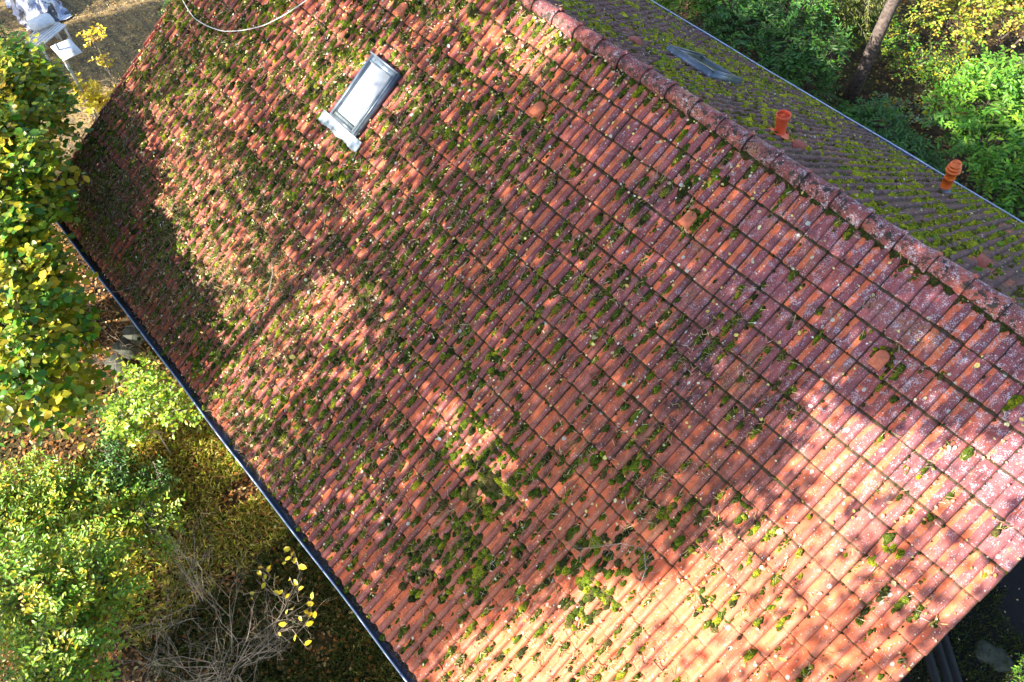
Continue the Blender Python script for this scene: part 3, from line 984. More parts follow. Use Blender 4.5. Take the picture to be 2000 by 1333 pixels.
# bare bush of grey twigs
def bare_bush(name, label, root, n0, hgt, spread, seed, mat=M_TWIG):
    rng = np.random.default_rng(seed)
    A, B, R0, R1 = [], [], [], []

    def grow(p, d, L, r, lev):
        segs = 3
        for s in range(segs):
            d2 = d + rng.normal(0, .22, 3); d2 /= np.linalg.norm(d2)
            q = p + d2 * L / segs
            A.append(p); B.append(q); R0.append(r * (1 - .22 * s)); R1.append(r * (1 - .22 * (s + 1)))
            if lev > 0 and rng.random() < .95:
                e = d2 + rng.normal(0, .62, 3); e /= np.linalg.norm(e)
                grow(q, e, L * (.55 + .25 * rng.random()), r * .5, lev - 1)
            p, d = q, d2
        if lev > 0:
            grow(p, d, L * .6, r * .4, lev - 1)
    for k in range(n0):
        a = rng.random() * 6.28
        d = np.array([math.cos(a) * spread, math.sin(a) * spread, 1.0]) + rng.normal(0, .2, 3)
        d /= np.linalg.norm(d)
        grow(np.array(root) + np.array([math.cos(a), math.sin(a), 0]) * .12, d, hgt * (.5 + .4 * rng.random()), .0085, 3)
    V, F = rods(np.array(A), np.array(B), np.array(R0), np.array(R1), 4)
    o = build(name, V - 0, [F], mat, origin=tuple(root))
    o.location = root
    return tag(o, label, 'bush')


bare_bush('bare_bush', 'leafless grey twiggy bush at the bottom edge left of the gutter', (-4.75, -7.75, 0), 24, 1.15, .9, 5)
bare_bush('bare_bush', 'thin leafless bush reaching out from under the bright green shrub', (-5.75, -7.6, 0), 5, 1.0, .9, 6)
bare_bush('bare_bush', 'small bare branching shrub beside the stone steps', (-10.7, -6.35, 0), 3, .9, .6, 8)


# fallen leaves on the ground, grass
def scatter_ground(name, label, cat, pts, size, cols, wts, seed, ratio=.65, flat=.35, mat=M_DRY, zoff=.02):
    rng = np.random.default_rng(seed)
    n = len(pts)
    P = np.stack([pts[:, 0], pts[:, 1], gz(pts[:, 0], pts[:, 1]) + zoff + .03 * rng.random(n)], 1)
    a = rng.random(n) * 6.28
    D = np.stack([np.cos(a), np.sin(a), rng.normal(0, flat * .6, n)], 1)
    N = np.stack([rng.normal(0, flat, n), rng.normal(0, flat, n), np.ones(n)], 1)
    sz = size * (.55 + .8 * rng.random(n))
    V, F, C = leaves(P, D, N, sz, sz * ratio, palette(n, cols, wts, .3, rng))
    o = build(name, V, [F], mat, attrs={'Col': C})
    return tag(o, label, cat, kind='stuff')


BRN = (0.26, 0.115, 0.035); RUST = (0.34, 0.12, 0.03); TAN = (0.42, 0.27, 0.12); PALE = (0.62, 0.47, 0.22)
rr = RNG.random
p = np.concatenate([np.stack([-15 + 12.5 * rr(21000), -10.8 + 5.4 * rr(21000)], 1)])
scatter_ground('leaf_litter', 'brown and rust fallen leaves on the ground left of the house', 'leaf litter', p, .07, [BRN, RUST, TAN, PALE, (.05, .03, .015)], [.35, .25, .15, .06, .2], 31)
p = np.stack([-27 + 13.5 * rr(16000), -5 + 9 * rr(16000)], 1)
scatter_ground('yard_leaves', 'yellow and tan fallen leaves strewn over the yard beyond the far gable', 'leaf litter', p, .05, [TAN, PALE, (.60, .40, .10), BRN], [.35, .3, .2, .15], 32)
p = np.stack([-14 + 14 * rr(16000), 6 + 14 * rr(16000)], 1)
scatter_ground('wood_leaves', 'yellow and brown leaves on the dark wood floor behind the house', 'leaf litter', p, .075, [BRN, TAN, (.55, .42, .08), (.05, .03, .015)], [.35, .2, .2, .25], 33)
p = np.stack([1.1 + 3.2 * rr(420), -2.5 + 6.5 * rr(420)], 1)
scatter_ground('terrace_leaves', 'small pale leaves dotted over the dark ground past the near gable', 'leaf litter', p, .035, [PALE, (.5, .45, .25)], [.7, .3], 34)


def grass(name, label, pts, L, cols, wts, seed, lean=.5, mat=M_LEAF):
    rng = np.random.default_rng(seed)
    n = len(pts)
    P = np.stack([pts[:, 0], pts[:, 1], gz(pts[:, 0], pts[:, 1])], 1)
    D = np.stack([rng.normal(0, lean, n), rng.normal(0, lean, n), np.ones(n)], 1)
    N = np.stack([rng.normal(0, 1, n), rng.normal(0, 1, n), rng.normal(0, .3, n)], 1) + (SUN * 1.6 if lean > .85 else 0)
    sz = L * (.5 + .9 * rng.random(n))
    V, F, C = leaves(P, D, N, sz, sz * .06 + .004, palette(n, cols, wts, .3, rng))
    o = build(name, V, [F], mat, attrs={'Col': C})
    return tag(o, label, 'grass', kind='stuff')


p = np.stack([-9.5 + 9.5 * rr(52000), -8.6 + 3.4 * rr(52000)], 1)
keep = vn(p[:, 0] * 1.7, p[:, 1] * 1.7) > .28
p = p[keep]
yl = (p[:, 0] < -5.9)
grass('grass', 'sunlit yellow green grass beside the near gutter', p[yl], .13, [(.62, .52, .10), (.36, .42, .06), (.75, .60, .24), (.22, .34, .04)], [.35, .3, .2, .15], 41, 1.5)
grass('grass', 'dark green grass and weeds under the lower end of the near gutter', p[~yl], .13, [(.05, .10, .025), (.07, .13, .03), (.20, .19, .06)], [.45, .4, .15], 42, .8)
p = np.stack([1.3 + 2.6 * rr(14000), -1.6 + 3.6 * rr(14000)], 1)
keep = vn(p[:, 0] * 1.1 + 5, p[:, 1] * 1.1) > .50
grass('grass', 'dark green grass patch in the shade past the near gable', p[keep], .08, [(.04, .10, .02), (.05, .08, .02)], [.6, .4], 43, .6)

# stone steps
steps = empty('stone_steps', (-10.95, -6.1, 0))
tag(steps, 'weathered grey concrete steps beside the near gutter, half hidden by the bush', 'steps')
for k in range(4):
    m = MB()
    cx, cy = -11.12 + .12 * k + .03 * (k % 2), -5.72 - .27 * k
    Mx = np.array([[math.cos(.25), -math.sin(.25), 0], [math.sin(.25), math.cos(.25), 0], [0, 0, 1]])
    m.box((cx, cy, .46 - .10 * k), (.50, .285, .05), Mx)
    m.build('step', M_STONE, steps)

# pole with panel head, bench, tarpaulin, table in the yard
pole = empty('pole_lamp', (-17.08, -3.83, 0))
tag(pole, 'slim grey metal pole with flat white panel head in the yard beyond the gable', 'lamp')
m = MB(); m.tube([(-17.08, -3.83, 0), (-17.08, -3.83, 2.3)], .036, 10); m.tube([(-17.08, -3.83, 1.98), (-17.08, -3.83, 2.14)], .05, 10)
m.build('pole', M_POLE, pole, smooth=True)
m = MB()
m.box((-17.0, -3.70, 2.16), (.62, .42, .018))
m.build('panel', M_WHITE, pole)
m = MB(); m.box((-17.0, -3.70, 2.145), (.52, .02, .02)); m.box((-16.76, -3.70, 2.15), (.02, .34, .03)); m.box((-17.25, -3.70, 2.15), (.02, .34, .03))
m.tube([(-16.95, -3.72, 2.19), (-16.82, -3.66, 2.19), (-16.78, -3.60, 2.17)], .010, 5)
m.build('panel_frame', M_POLE, pole)

bench = empty('bench', (-20.65, -3.45, 0))
tag(bench, 'white slatted garden bench in front of the tarpaulin heap', 'bench')
ca, sa = math.cos(-1.12), math.sin(-1.12)
Mb = np.array([[ca, -sa, 0], [sa, ca, 0], [0, 0, 1]])
m = MB()
for k in range(7):
    o2 = Mb @ np.array([0, (k - 3) * .085, 0])
    m.box((-20.65 + o2[0], -3.45 + o2[1], .52), (.95, .062, .022), Mb)
m.build('seat', M_WHITE, bench)
for sx in (-1, 1):
    for sy in (-1, 1):
        m = MB(); o2 = Mb @ np.array([sx * .42, sy * .23, 0])
        m.box((-20.65 + o2[0], -3.45 + o2[1], .25), (.04, .04, .51), Mb); m.build('leg', M_WHITE, bench)
tbl = empty('side_table', (-20.55, -2.92, 0))
tag(tbl, 'small white round cornered side table next to the slatted bench', 'table')
m = MB()
V = []
for h in (.60, .64):
    for a in np.linspace(0, 2 * math.pi, 24, endpoint=False):
        cx = np.sign(math.cos(a)) * abs(math.cos(a)) ** .5 * .26; cy = np.sign(math.sin(a)) * abs(math.sin(a)) ** .5 * .30
        V.append([-21.0 + cx, -3.35 + cy, h])
m.add(V, quads=[[k, (k + 1) % 24, 24 + (k + 1) % 24, 24 + k] for k in range(24)], tris=[[24, 24 + k, 24 + k + 1] for k in range(1, 23)])
m.build('table_top', M_WHITE, tbl)
for sx in (-1, 1):
    for sy in (-1, 1):
        m = MB(); m.box((-21.0 + sx * .18, -3.35 + sy * .2, .3), (.035, .035, .6)); m.build('leg', M_WHITE, tbl)

t = NT('crumpled plastic sheet')
n = t.noise(2.6, 3)
c = t.mix(t.ramp(n, .47, .53), (0.70, 0.70, 0.78), (0.30, 0.34, 0.50))
c = t.mix(t.ramp(t.noise(2.4, 3), .50, .54), c, (0.03, 0.035, 0.06))
t.bsdf(c, .3, 0, .6, t.bump(t.noise(14, 4), .05, .6))
n = 46
xs, ys = np.meshgrid(np.linspace(-1, 1, n), np.linspace(-1, 1, n), indexing='ij')
rad2 = np.sqrt(xs ** 2 + ys ** 2)
hz = .8 * np.clip(1 - rad2 ** 2, 0, 1) * (.55 + .6 * vn(xs * 3 + 7, ys * 3 + 2)) + .22 * np.abs(vn(xs * 9, ys * 7 + 3) - .5) * np.clip(1.3 - rad2, 0, 1)
P = np.stack([-22.75 + xs * .95 + .1 * vn(ys * 5, xs * 4), -3.1 + ys * .55 + .12 * vn(xs * 5, ys * 4), hz + .01], -1)
a = (np.arange(n - 1)[:, None] * n + np.arange(n - 1)[None]).ravel()
o = build('tarpaulin', P.reshape(-1, 3), [np.stack([a, a + n, a + n + 1, a + 1], 1)], t.m, origin=(-22.6, -3.05, 0))
tag(o, 'crumpled white and blue black plastic sheet heaped in the yard corner', 'tarpaulin')

# dark timber rails past the near gable
m = empty('timber_frame', (1.9, -1.2, 0))
tag(m, 'dark timber rails below the near gable corner', 'fence')
dv = np.array([.52, -.30, 0]); dv /= np.linalg.norm(dv)
for k, off in enumerate((0, .22, .40)):
    q = MB()
    A0 = np.array([1.35 + off * .5, .55 - 0.2 + off * .9, .75 - .1 * k]); A1 = A0 + np.array([1.9, -1.6, 0])
    d = (A1 - A0) / np.linalg.norm(A1 - A0); s = np.array([-d[1], d[0], 0])
    q.box((A0 + A1) / 2, (np.linalg.norm(A1 - A0), .12, .05), np.stack([d, s, [0, 0, 1]], 1))
    q.build('rail', M_DARKW, m)
for e in (.1, .9):
    q = MB(); c0 = np.array([1.45, .55, 0]) * (1 - e) + np.array([3.3, -1.0, 0]) * e
    q.box((c0[0], c0[1], .38), (.09, .09, .76)); q.build('post', M_DARKW, m)
plant('climbing_vine', 'rust red and green vine climbing at the near lower end of the verge', 'vine', (1.25, -3.4, 0),
      [(1.32, -2.55, 4.2, .16, .22, .2), (1.35, -3.0, 3.9, .2, .3, .25), (1.3, -3.5, 3.4, .2, .4, .3)],
      60, 9, .07, .7, [(.45, .07, .02), (.5, .16, .04), GREEN, DKG], [.3, .2, .25, .25], M_LEAF, twl=.3, stem=.012, seed=44, shell=.2)
plant('weed', 'light green weeds at the right edge past the near gable', 'plant', (3.3, .9, 0),
      [(3.15, .95, .3, .25, .3, .15), (3.3, 1.3, .3, .2, .3, .15)],
      40, 8, .05, .5, [LIME, GREEN], [.5, .5], M_LEAF, twl=.2, stem=.006, seed=45, shell=.2)
m = MB()
n = 16
V = []
rk = np.random.default_rng(4)
for h, r in ((0, .24), (.03, .22), (.045, .15)):
    for k in range(n):
        a = 2 * math.pi * k / n
        w = 1 + .25 * math.sin(2 * a + 1) + .12 * math.sin(5 * a)
        V.append([2.78 + r * w * math.cos(a), .92 + r * w * math.sin(a), h])
V.append([2.78, .92, .05])
m.add(V, quads=[[r * n + k, r * n + (k + 1) % n, (r + 1) * n + (k + 1) % n, (r + 1) * n + k] for r in range(2) for k in range(n)], tris=[[48, 32 + k, 32 + (k + 1) % n] for k in range(n)])
o = m.build('flat_stone', M_STONE, origin=(2.78, .92, 0))
tag(o, 'flat dark grey stone lying on the shaded ground past the near gable', 'stone')

# ------------------------------------------------------------------ trees and laurels behind the house
LG = [GREEN, DKG, BLG, LIME]
plant('laurel', 'dark glossy cherry laurel hedge behind the rear gutter in the upper middle', 'laurel', (-8.2, 8.6, 0),
      [(-9.0, 8.3, 1.5, .9, .8, .8), (-8.2, 8.0, 1.6, .9, .8, .8), (-7.3, 8.1, 1.5, .9, .8, .8), (-6.6, 8.0, 1.2, .8, .7, .7), (-7.8, 9.2, 1.7, .9, .7, .8), (-6.3, 8.4, 1.9, .35, .5, .5), (-8.9, 9.2, 1.7, .8, .7, .6)],
      760, 11, .115, .38, [DKG, (.018, .10, .02), GREEN, BLG], [.4, .15, .25, .2], M_LEAFG, twl=.42, stem=.035, seed=51, up=.5)
plant('laurel', 'bright yellow green laurel in the sun at the top of the rear gutter', 'laurel', (-10.8, 8.6, 0),
      [(-10.6, 7.6, 1.7, .9, .7, .8), (-9.9, 8.0, 1.9, .7, .6, .8), (-11.4, 8.2, 1.6, .9, .8, .8)],
      330, 11, .115, .40, [LIME, GREEN, (.26, .34, .08)], [.45, .35, .2], M_LEAFG, twl=.42, stem=.03, seed=52, up=.5)
plant('laurel', 'big vivid green laurel at the right edge above the rear gutter', 'laurel', (-2.2, 9.6, 0),
      [(-3.2, 9.2, 1.7, .9, .8, .9), (-2.5, 8.6, 1.7, .9, .8, .9), (-1.8, 8.2, 1.5, .9, .7, .8), (-2.4, 9.8, 2.1, .9, .8, .8), (-1.4, 9.0, 1.6, .8, .8, .8), (-3.4, 10.2, 1.8, .7, .7, .8), (-1.2, 7.7, 1.2, .8, .6, .6)],
      900, 11, .125, .40, [(.10, .36, .03), LIME, DKG, GREEN], [.35, .2, .2, .25], M_LEAFG, twl=.42, stem=.035, seed=53, up=.55)
plant('laurel', 'low blue green laurel touching the rear gutter left of the orange pipe', 'laurel', (-4.1, 8.4, 0),
      [(-4.6, 8.4, .9, .8, .6, .5), (-3.7, 8.0, .9, .8, .6, .5), (-3.1, 7.7, .8, .7, .5, .5), (-5.4, 8.7, .5, .5, .4, .3)],
      330, 11, .11, .38, [(.03, .19, .06), DKG, GREEN], [.5, .25, .25], M_LEAFG, twl=.4, stem=.025, seed=54, up=.5)
plant('ivy', 'pale leaved ivy patch on the dark ground right of the leaning trunk', 'ivy', (-5.1, 10.2, 0),
      [(-5.1, 10.1, .12, .7, .7, .12), (-4.6, 10.6, .12, .6, .5, .12)],
      80, 7, .07, .8, [(.30, .40, .28), GREEN, YEL, (.2, .3, .2)], [.4, .2, .2, .2], M_LEAF, twl=.25, stem=.006, seed=55, shell=.1)


def trunk_tree(label, base, h, r, lean, blobs, seed, cols, wts, nt, group='tall trees behind the house'):
    o = empty('tree', tuple(base))
    tag(o, label, 'tree', group)
    m = MB()
    b = np.array(base, float)
    hs = np.linspace(0, h, 12)
    rg = np.random.default_rng(seed)
    pts = [b + np.array([lean[0] * k / h + .02 * math.sin(k * 2), lean[1] * k / h + .02 * math.cos(k * 1.7), k]) for k in hs]
    m.tube(pts, [r * (1.25 if k < .1 else 1) * (1 - .55 * k / h) for k in hs], 14)
    m.build('trunk', M_BARK, o, smooth=True)
    A, B = [], []
    P, D, N, S = [], [], [], []
    for k in range(nt):
        bl = blobs[rg.integers(len(blobs))]
        c = np.array(bl[:3]) + rg.normal(0, .5, 3) * np.array(bl[3:])
        tk = pts[min(11, max(0, int(c[2] / h * 11 + 1)))] if c[2] < h else pts[-1]
        if rg.random() < .12:
            A.append(tk); B.append(c)
        dv = c - tk; dv[2] = 0; dv /= (np.linalg.norm(dv) + 1e-6)
        # drooping spray
        L = .5 + .4 * rg.random()
        d = dv + rg.normal(0, .4, 3); d[2] = -.55; d /= np.linalg.norm(d)
        A.append(c); B.append(c + d * L)
        q = 46
        tt = rg.random(q)
        P.append(c + d * L * tt[:, None] + rg.normal(0, .03, (q, 3)))
        side = np.cross(d, [0, 0, 1]); side /= (np.linalg.norm(side) + 1e-9)
        dd = d * .8 + side * np.where(rg.random((q, 1)) < .5, 1, -1) * .8 + rg.normal(0, .25, (q, 3)); dd[:, 2] -= .3
        D.append(dd); N.append(rg.normal(0, .4, (q, 3)) + np.array([0, 0, 1.]))
    P, D, N = map(np.concatenate, (P, D, N))
    cl = palette(len(P), cols, wts, .3, rg)
    V, F, C = leaves(P, D, N, .09 * (.6 + .8 * rg.random(len(P))), .018, cl)
    build('crown', V, [F], M_LEAF, o, {'Col': C})
    V, F = rods(np.array(A), np.array(B), .012, .004)
    build('branches', V, [F], M_BARK, o)
    return o


NE = [(.30, .36, .06), (.16, .23, .045), (.07, .14, .03), (.40, .42, .12)]
trunk_tree('leaning bare lower trunk of a tall spruce behind the rear gutter', (-6.08, 9.85, 0), 9.5, .15, (.15, .25),
           [(-7.3, 11.4, 3.2, 1.0, .8, .9), (-5.8, 11.6, 3.4, .9, .7, .9), (-6.4, 12.8, 2.6, 1.2, .9, .9), (-4.9, 11.8, 3.0, .8, .7, 1.0)], 61, NE, [.35, .3, .15, .2], 330)
trunk_tree('first of two close spruce trunks at the top edge, thicker and left', (-9.9, 10.5, 0), 9, .17, (.1, .1),
           [(-8.9, 11.4, 2.6, .7, .6, .8), (-8.2, 11.0, 2.3, .6, .6, .7)], 62, NE, [.3, .3, .3, .1], 130)
trunk_tree('second of two close spruce trunks at the top edge, thinner and right', (-9.45, 10.75, 0), 9, .13, (.2, .1),
           [(-8.0, 10.7, 2.0, .7, .6, .8), (-7.4, 10.6, 1.9, .6, .5, .8)], 63, NE, [.25, .3, .35, .1], 150)
plant('autumn_tree', 'golden green deciduous tree in the sun at the top right corner', 'tree', (-4.4, 13.2, 0),
      [(-4.9, 12.4, 2.4, 1.0, .9, 1.0), (-3.9, 11.9, 2.5, 1.0, .9, .9), (-4.4, 13.4, 2.9, 1.2, 1.0, 1.0), (-3.2, 12.4, 2.6, 1.0, .9, .9), (-5.3, 11.6, 1.6, .9, .7, .7), (-2.6, 11.4, 2.2, .8, .7, .8), (-5.8, 13.6, 2.6, .9, .9, .8)],
      1250, 9, .085, .62, [(.34, .36, .05), LIME, (.50, .38, .05), GREEN, (.56, .28, .04)], [.32, .25, .2, .13, .1], M_LEAF, twl=.5, stem=.035, seed=64, shell=.25)
plant('undergrowth', 'shaded green undergrowth between the leaning trunk and the golden tree', 'bush', (-4.9, 11.0, 0),
      [(-5.3, 10.9, .9, .8, .7, .6), (-4.4, 10.9, 1.0, .7, .6, .6), (-6.6, 11.2, .9, .9, .7, .6), (-3.8, 11.1, 1.0, .6, .6, .6)],
      420, 9, .07, .5, [GREEN, DKG, YG, YEL], [.4, .3, .2, .1], M_LEAF, twl=.4, stem=.02, seed=65, shell=.2)
plant('undergrowth', 'shaded fern green undergrowth behind the dark laurel hedge', 'bush', (-8.0, 10.6, 0),
      [(-8.6, 10.2, 1.1, .9, .7, .7), (-7.5, 10.2, 1.1, .9, .7, .7), (-10.6, 10.4, 1.0, .9, .8, .7), (-7.2, 11.4, 1.0, .9, .8, .6)],
      420, 9, .075, .4, [GREEN, DKG, YG], [.4, .35, .25], M_LEAF, twl=.4, stem=.02, seed=66, shell=.2)
plant('autumn_tree', 'yellow green tree of fine leaves behind the spruce trunks at the top edge', 'tree', (-8.6, 14.4, 0),
      [(-8.9, 13.6, 2.4, 1.2, 1.0, 1.0), (-7.6, 13.9, 2.6, 1.2, 1.0, 1.0), (-10.4, 13.2, 2.2, 1.2, 1.0, 1.0), (-6.6, 14.8, 2.6, 1.2, 1., 1.), (-12.0, 12.4, 2.0, 1.2, 1.0, 1.0)],
      800, 10, .08, .4, [(.36, .38, .07), LIME, (.44, .36, .08), GREEN], [.35, .3, .15, .2], M_LEAF, twl=.5, stem=.035, seed=67, shell=.25)

# ------------------------------------------------------------------ moss, debris and leaves on the roof
rng = np.random.default_rng(77)


def dens_front(i, j):
    left = sstep(-8, -24, i)
    low = sstep(1, 9, j)
    d = .22 + .34 * left + .24 * low
    d += .9 * (vn(i * .33 + 3, j * .42 + 8) - .5) + .6 * (vn(i * 1.3 + 13, j * 1.1 + 8) - .5)
    # the lit near corner is cleaner
    d -= .16 * sstep(-5, 0, i) * sstep(3, 6, j) * (1 - .6 * sstep(10, 14, j))
    d -= .22 * sstep(-4, 2, i) * sstep(4, 0, j)
    d -= .25 * sstep(-36, -41, i) * sstep(12, 5, j)
    return d


def moss_blobs(fn, I, J, ru, rs, h, col, rng, flip=False, lift=0.0, seg=(7, 4)):
    """domes: vectorised grid nseg x nring"""
    na, nr = seg
    n = len(I)
    th = np.arange(na) * 2 * math.pi / na
    rr = np.linspace(1, 0, nr + 1)[:-1]
    V = []
    for k, r in enumerate(rr):
        w = 1 + rng.normal(0, .17, (n, na))
        U = I[:, None] + ru[:, None] * r * w * np.cos(th) / TW
        S = J[:, None] + rs[:, None] * r * w * np.sin(th) / TL
        H = h[:, None] * (1 - r ** 2.2) * (1 + rng.normal(0, .16, (n, na))) - .012 * (k == 0)
        V.append(fn(U, S, H + lift))
    top = fn(I, J, h * (1 + rng.normal(0, .1, n)) + lift)[:, None, :]
    V = np.concatenate(V + [top], 1)
    per = na * nr + 1
    base = np.arange(n)[:, None] * per
    Q = [base + np.array([[k * na + a, k * na + (a + 1) % na, (k + 1) * na + (a + 1) % na, (k + 1) * na + a]]) for k in range(nr - 1) for a in range(na)]
    T = [base + np.array([[(nr - 1) * na + a, (nr - 1) * na + (a + 1) % na, na * nr]]) for a in range(na)]
    Q, T = np.concatenate(Q), np.concatenate(T)
    if flip: Q, T = Q[:, ::-1], T[:, ::-1]
    C = np.repeat(col[:, None, :], per, 1) * (1 + rng.normal(0, .18, (n, per, 1)))
    C = np.concatenate([np.clip(C, 0, 1), np.ones((n, per, 1))], -1)
    return V.reshape(-1, 3), Q, T, C.reshape(-1, 4)


def skyl_mask(i, j):
    return (i > -27.6) & (i < -25.05) & (j > 4.5) & (j < 7.75)


MOSSC = [(.18, .26, .016), (.095, .155, .014), (.36, .40, .02), (.04, .055, .014), (.15, .12, .04)]
# cushions in the pans
I, J, RU, RS, HH = [], [], [], [], []
for _ in range(1):
    n = 15000
    col = rng.integers(-82, 8, n) / 2.0
    I0 = col + .09 + rng.normal(0, .035, n)
    J0 = rng.random(n) * 20.1 - .05
    # cushions gather just under a tile nose
    J0 = np.floor(J0) + np.where(rng.random(n) < .55, .12 + .45 * rng.random(n), rng.random(n))
    keep = rng.random(n) < np.clip(dens_front(I0, J0) * 1.1 - .16, .02, 1)
    keep &= ~skyl_mask(I0, J0)
    I0, J0 = I0[keep], J0[keep]
n = len(I0)
big = np.minimum(np.exp(rng.normal(-.05, .44, n)), 1.75) * (1.12 + .2 * sstep(-6, -20, I0))
ru = .021 * big * (.8 + .4 * rng.random(n)); rs = ru * (1.1 + 1.3 * rng.random(n)); hh = .026 * big * (.7 + .5 * rng.random(n))
yb = vn(I0 * .35 + 60, J0 * .4 + 10)
w = np.stack([.9 + 0 * yb, .8 + .3 * (1 - yb), .25 + 1.6 * (yb > .62), .25 + 0 * yb, .25 + 0 * yb], 1)
w /= w.sum(1, keepdims=True)
pick = (rng.random((n, 1)) > np.cumsum(w, 1)).sum(1).clip(0, 4)
mc = np.array(MOSSC)[pick]
V1, Q1, T1, C1 = moss_blobs(fr, I0, J0, ru, rs, hh, mc, rng, lift=-.018)
# side lobes joined to each cushion
I0l, J0l, rul, rsl, hhl = [np.concatenate([q] * 3) for q in (I0, J0, ru, rs, hh)]
I0_, J0_, ru_, rs_, hh_ = I0, J0, ru, rs, hh
I0, J0, ru, rs, hh = I0l, J0l, rul * .8, rsl * .8, hhl * 1.05
I0 = I0 + rng.normal(0, .035, len(I0)); J0 = J0 + rng.normal(0, .10, len(I0))
s = rng.random(len(I0)) < .8
I2 = I0[s] + rng.normal(0, .03, s.sum()); J2 = J0[s] + rng.choice([-1, 1], s.sum()) * rs[s] / TL * .5
V2, Q2, T2, C2 = moss_blobs(fr, I2, J2, ru[s] * .8, rs[s] * .7, hh[s] * .75, np.array(MOSSC)[rng.choice(5, s.sum(), p=[.3, .3, .1, .2, .1])], rng, lift=-.018)
# big mats given by the photo
I0, J0, ru, rs, hh = I0_, J0_, ru_, rs_, hh_
big_m = [(-9.9, 13.4, .20, .14, .07), (-9.3, 13.1, .14, .12, .06), (-10.3, 14.0, .10, .16, .06), (-9.4, 14.1, .12, .10, .06), (-11.9, 13.7, .08, .08, .05), (-6.2, 9.6, .07, .12, .05), (-6.3, 10.2, .09, .07, .05),
         (-7.5, 10.3, .08, .10, .05), (-5.5, 12.2, .10, .12, .05), (-5.0, 11.6, .07, .10, .05), (-8.1, 15.8, .10, .16, .06), (-7.6, 16.3, .08, .10, .05), (-12.3, 13.8, .08, .08, .06), (-4.9, 13.2, .08, .13, .05)]
bm = np.array([(a + dx, b + dy, c * k, d * k, e * q) for (a, b, c, d, e) in big_m for (dx, dy, k, q) in ((0, 0, .8, 1), (.25, .2, .5, .8), (-.2, .25, .5, .9), (.1, -.3, .45, .8), (-.25, -.2, .4, .7))])
mats = []
while len(mats) < 3200:
    a_, b_ = rng.random() * 45 - 41.3, rng.random() * 19.6 + .2
    pr_ = .55 * sstep(-14, -24, a_) + .5 * sstep(9, 14, b_) * sstep(2, -3, a_) * sstep(-18, -12, a_) + .04
    if rng.random() > pr_ * 2.4 * max(0, float(vn(a_ * .4 + 21, b_ * .45 + 3)) - .35) * 1.6: continue
    if skyl_mask(np.float64(a_), np.float64(b_)): continue
    k_ = rng.integers(3, 7)
    for _q in range(k_):
        mats.append((a_ + rng.normal(0, .16), b_ + rng.normal(0, .20), .028 + .03 * rng.random(), .035 + .04 * rng.random(), .03 + .02 * rng.random()))
bm = np.concatenate([bm, np.array([q for q in mats if not skyl_mask(np.float64(q[0]), np.float64(q[1])) and q[1] < 19.8])])
hr = []
for (i_, j_) in HOODS_F:
    for a_ in np.linspace(-.4, math.pi + .4, 15):
        hr.append((i_ + .47 - .28 * math.cos(a_) + rng.normal(0, .02), j_ + .56 - .27 * math.sin(a_) + rng.normal(0, .02), .013 + .012 * rng.random(), .018 + .012 * rng.random(), .02))
    for b_ in np.linspace(.6, 1.0, 5):
        hr.append((i_ + .87, j_ + b_, .022, .03, .03))
bm = np.concatenate([bm, np.array(hr)])
V3, Q3, T3, C3 = moss_blobs(fr, bm[:, 0], bm[:, 1], bm[:, 2], bm[:, 3], bm[:, 4], np.array(MOSSC)[rng.choice(5, len(bm), p=[.27, .25, .16, .18, .14])], rng, lift=-.01, seg=(11, 6))
# low dark moss crumbs: joints, course steps and the ridge foot
nj = 9000
jj = rng.integers(0, 21, nj) + rng.normal(.015, .012, nj); ij = rng.random(nj) * 45.5 - 41.5
kk = rng.random(nj) < .45
ij = np.where(kk, np.floor(ij) + rng.normal(0, .015, nj), ij)
jj = np.where(kk, rng.random(nj) * 20, jj)
nr_ = 3200
ij = np.concatenate([ij, rng.random(nr_) * 45.5 - 41.5]); jj = np.concatenate([jj, rng.normal(.055, .035, nr_)])
ok = ~skyl_mask(ij, jj) & (jj < 20.0)
ij, jj = ij[ok], jj[ok]
n4 = len(ij)
r4 = .0085 * np.exp(rng.normal(0, .4, n4)); h4 = r4 * .9
r4 = np.where(np.abs(jj - .07) < .16, r4 * 1.9, r4)
V4, Q4, T4, C4 = moss_blobs(fr, ij, jj, r4, r4 * 1.2, h4, np.array([(.045, .055, .015), (.065, .05, .025), (.05, .075, .012)])[rng.choice(3, n4)], rng, lift=-.004, seg=(5, 2))
off = np.cumsum([0, len(V1), len(V2), len(V3)])
o = build('roof_moss', np.concatenate([V1, V2, V3, V4]),
          [np.concatenate([Q1, Q2 + off[1], Q3 + off[2], Q4 + off[3]]), np.concatenate([T1, T2 + off[1], T3 + off[2], T4 + off[3]])],
          M_MOSS, attrs={'Col': np.concatenate([C1, C2, C3, C4])})
tag(o, 'green moss cushions growing in the troughs of the sunny tile slope', 'moss', kind='stuff')

# rear slope moss: wide yellow green cushions
n = 19000
ib = rng.random(n) * 45.5 - 41.5; jb = rng.random(n) * 19.9 + .1
ib = np.where(rng.random(n) < .7, np.floor(ib * 2) / 2 + .10 + rng.normal(0, .05, n), ib)
db = .80 - .25 * sstep(-12, -3, ib) + 2.1 * (vn(ib * .5 + 31, jb * .45 + 7) - .5) + .5 * (vn(ib * 1.7, jb * 1.5 + 7) - .5) - .25 * sstep(-30, -20, -np.abs(ib + 25) - 0) - .3 * sstep(2.5, 0, jb) - .25 * sstep(-20, -27, ib)
keep = (rng.random(n) < np.clip(db, .05, 1)) & ~((ib > -19.9) & (ib < -16.5) & (jb > 6.0) & (jb < 9.6))
ib, jb = ib[keep], jb[keep]
n = len(ib)
rb_ = .042 * np.exp(rng.normal(0, .45, n)) * (.75 + .6 * vn(ib * .8 + 2, jb * .8))
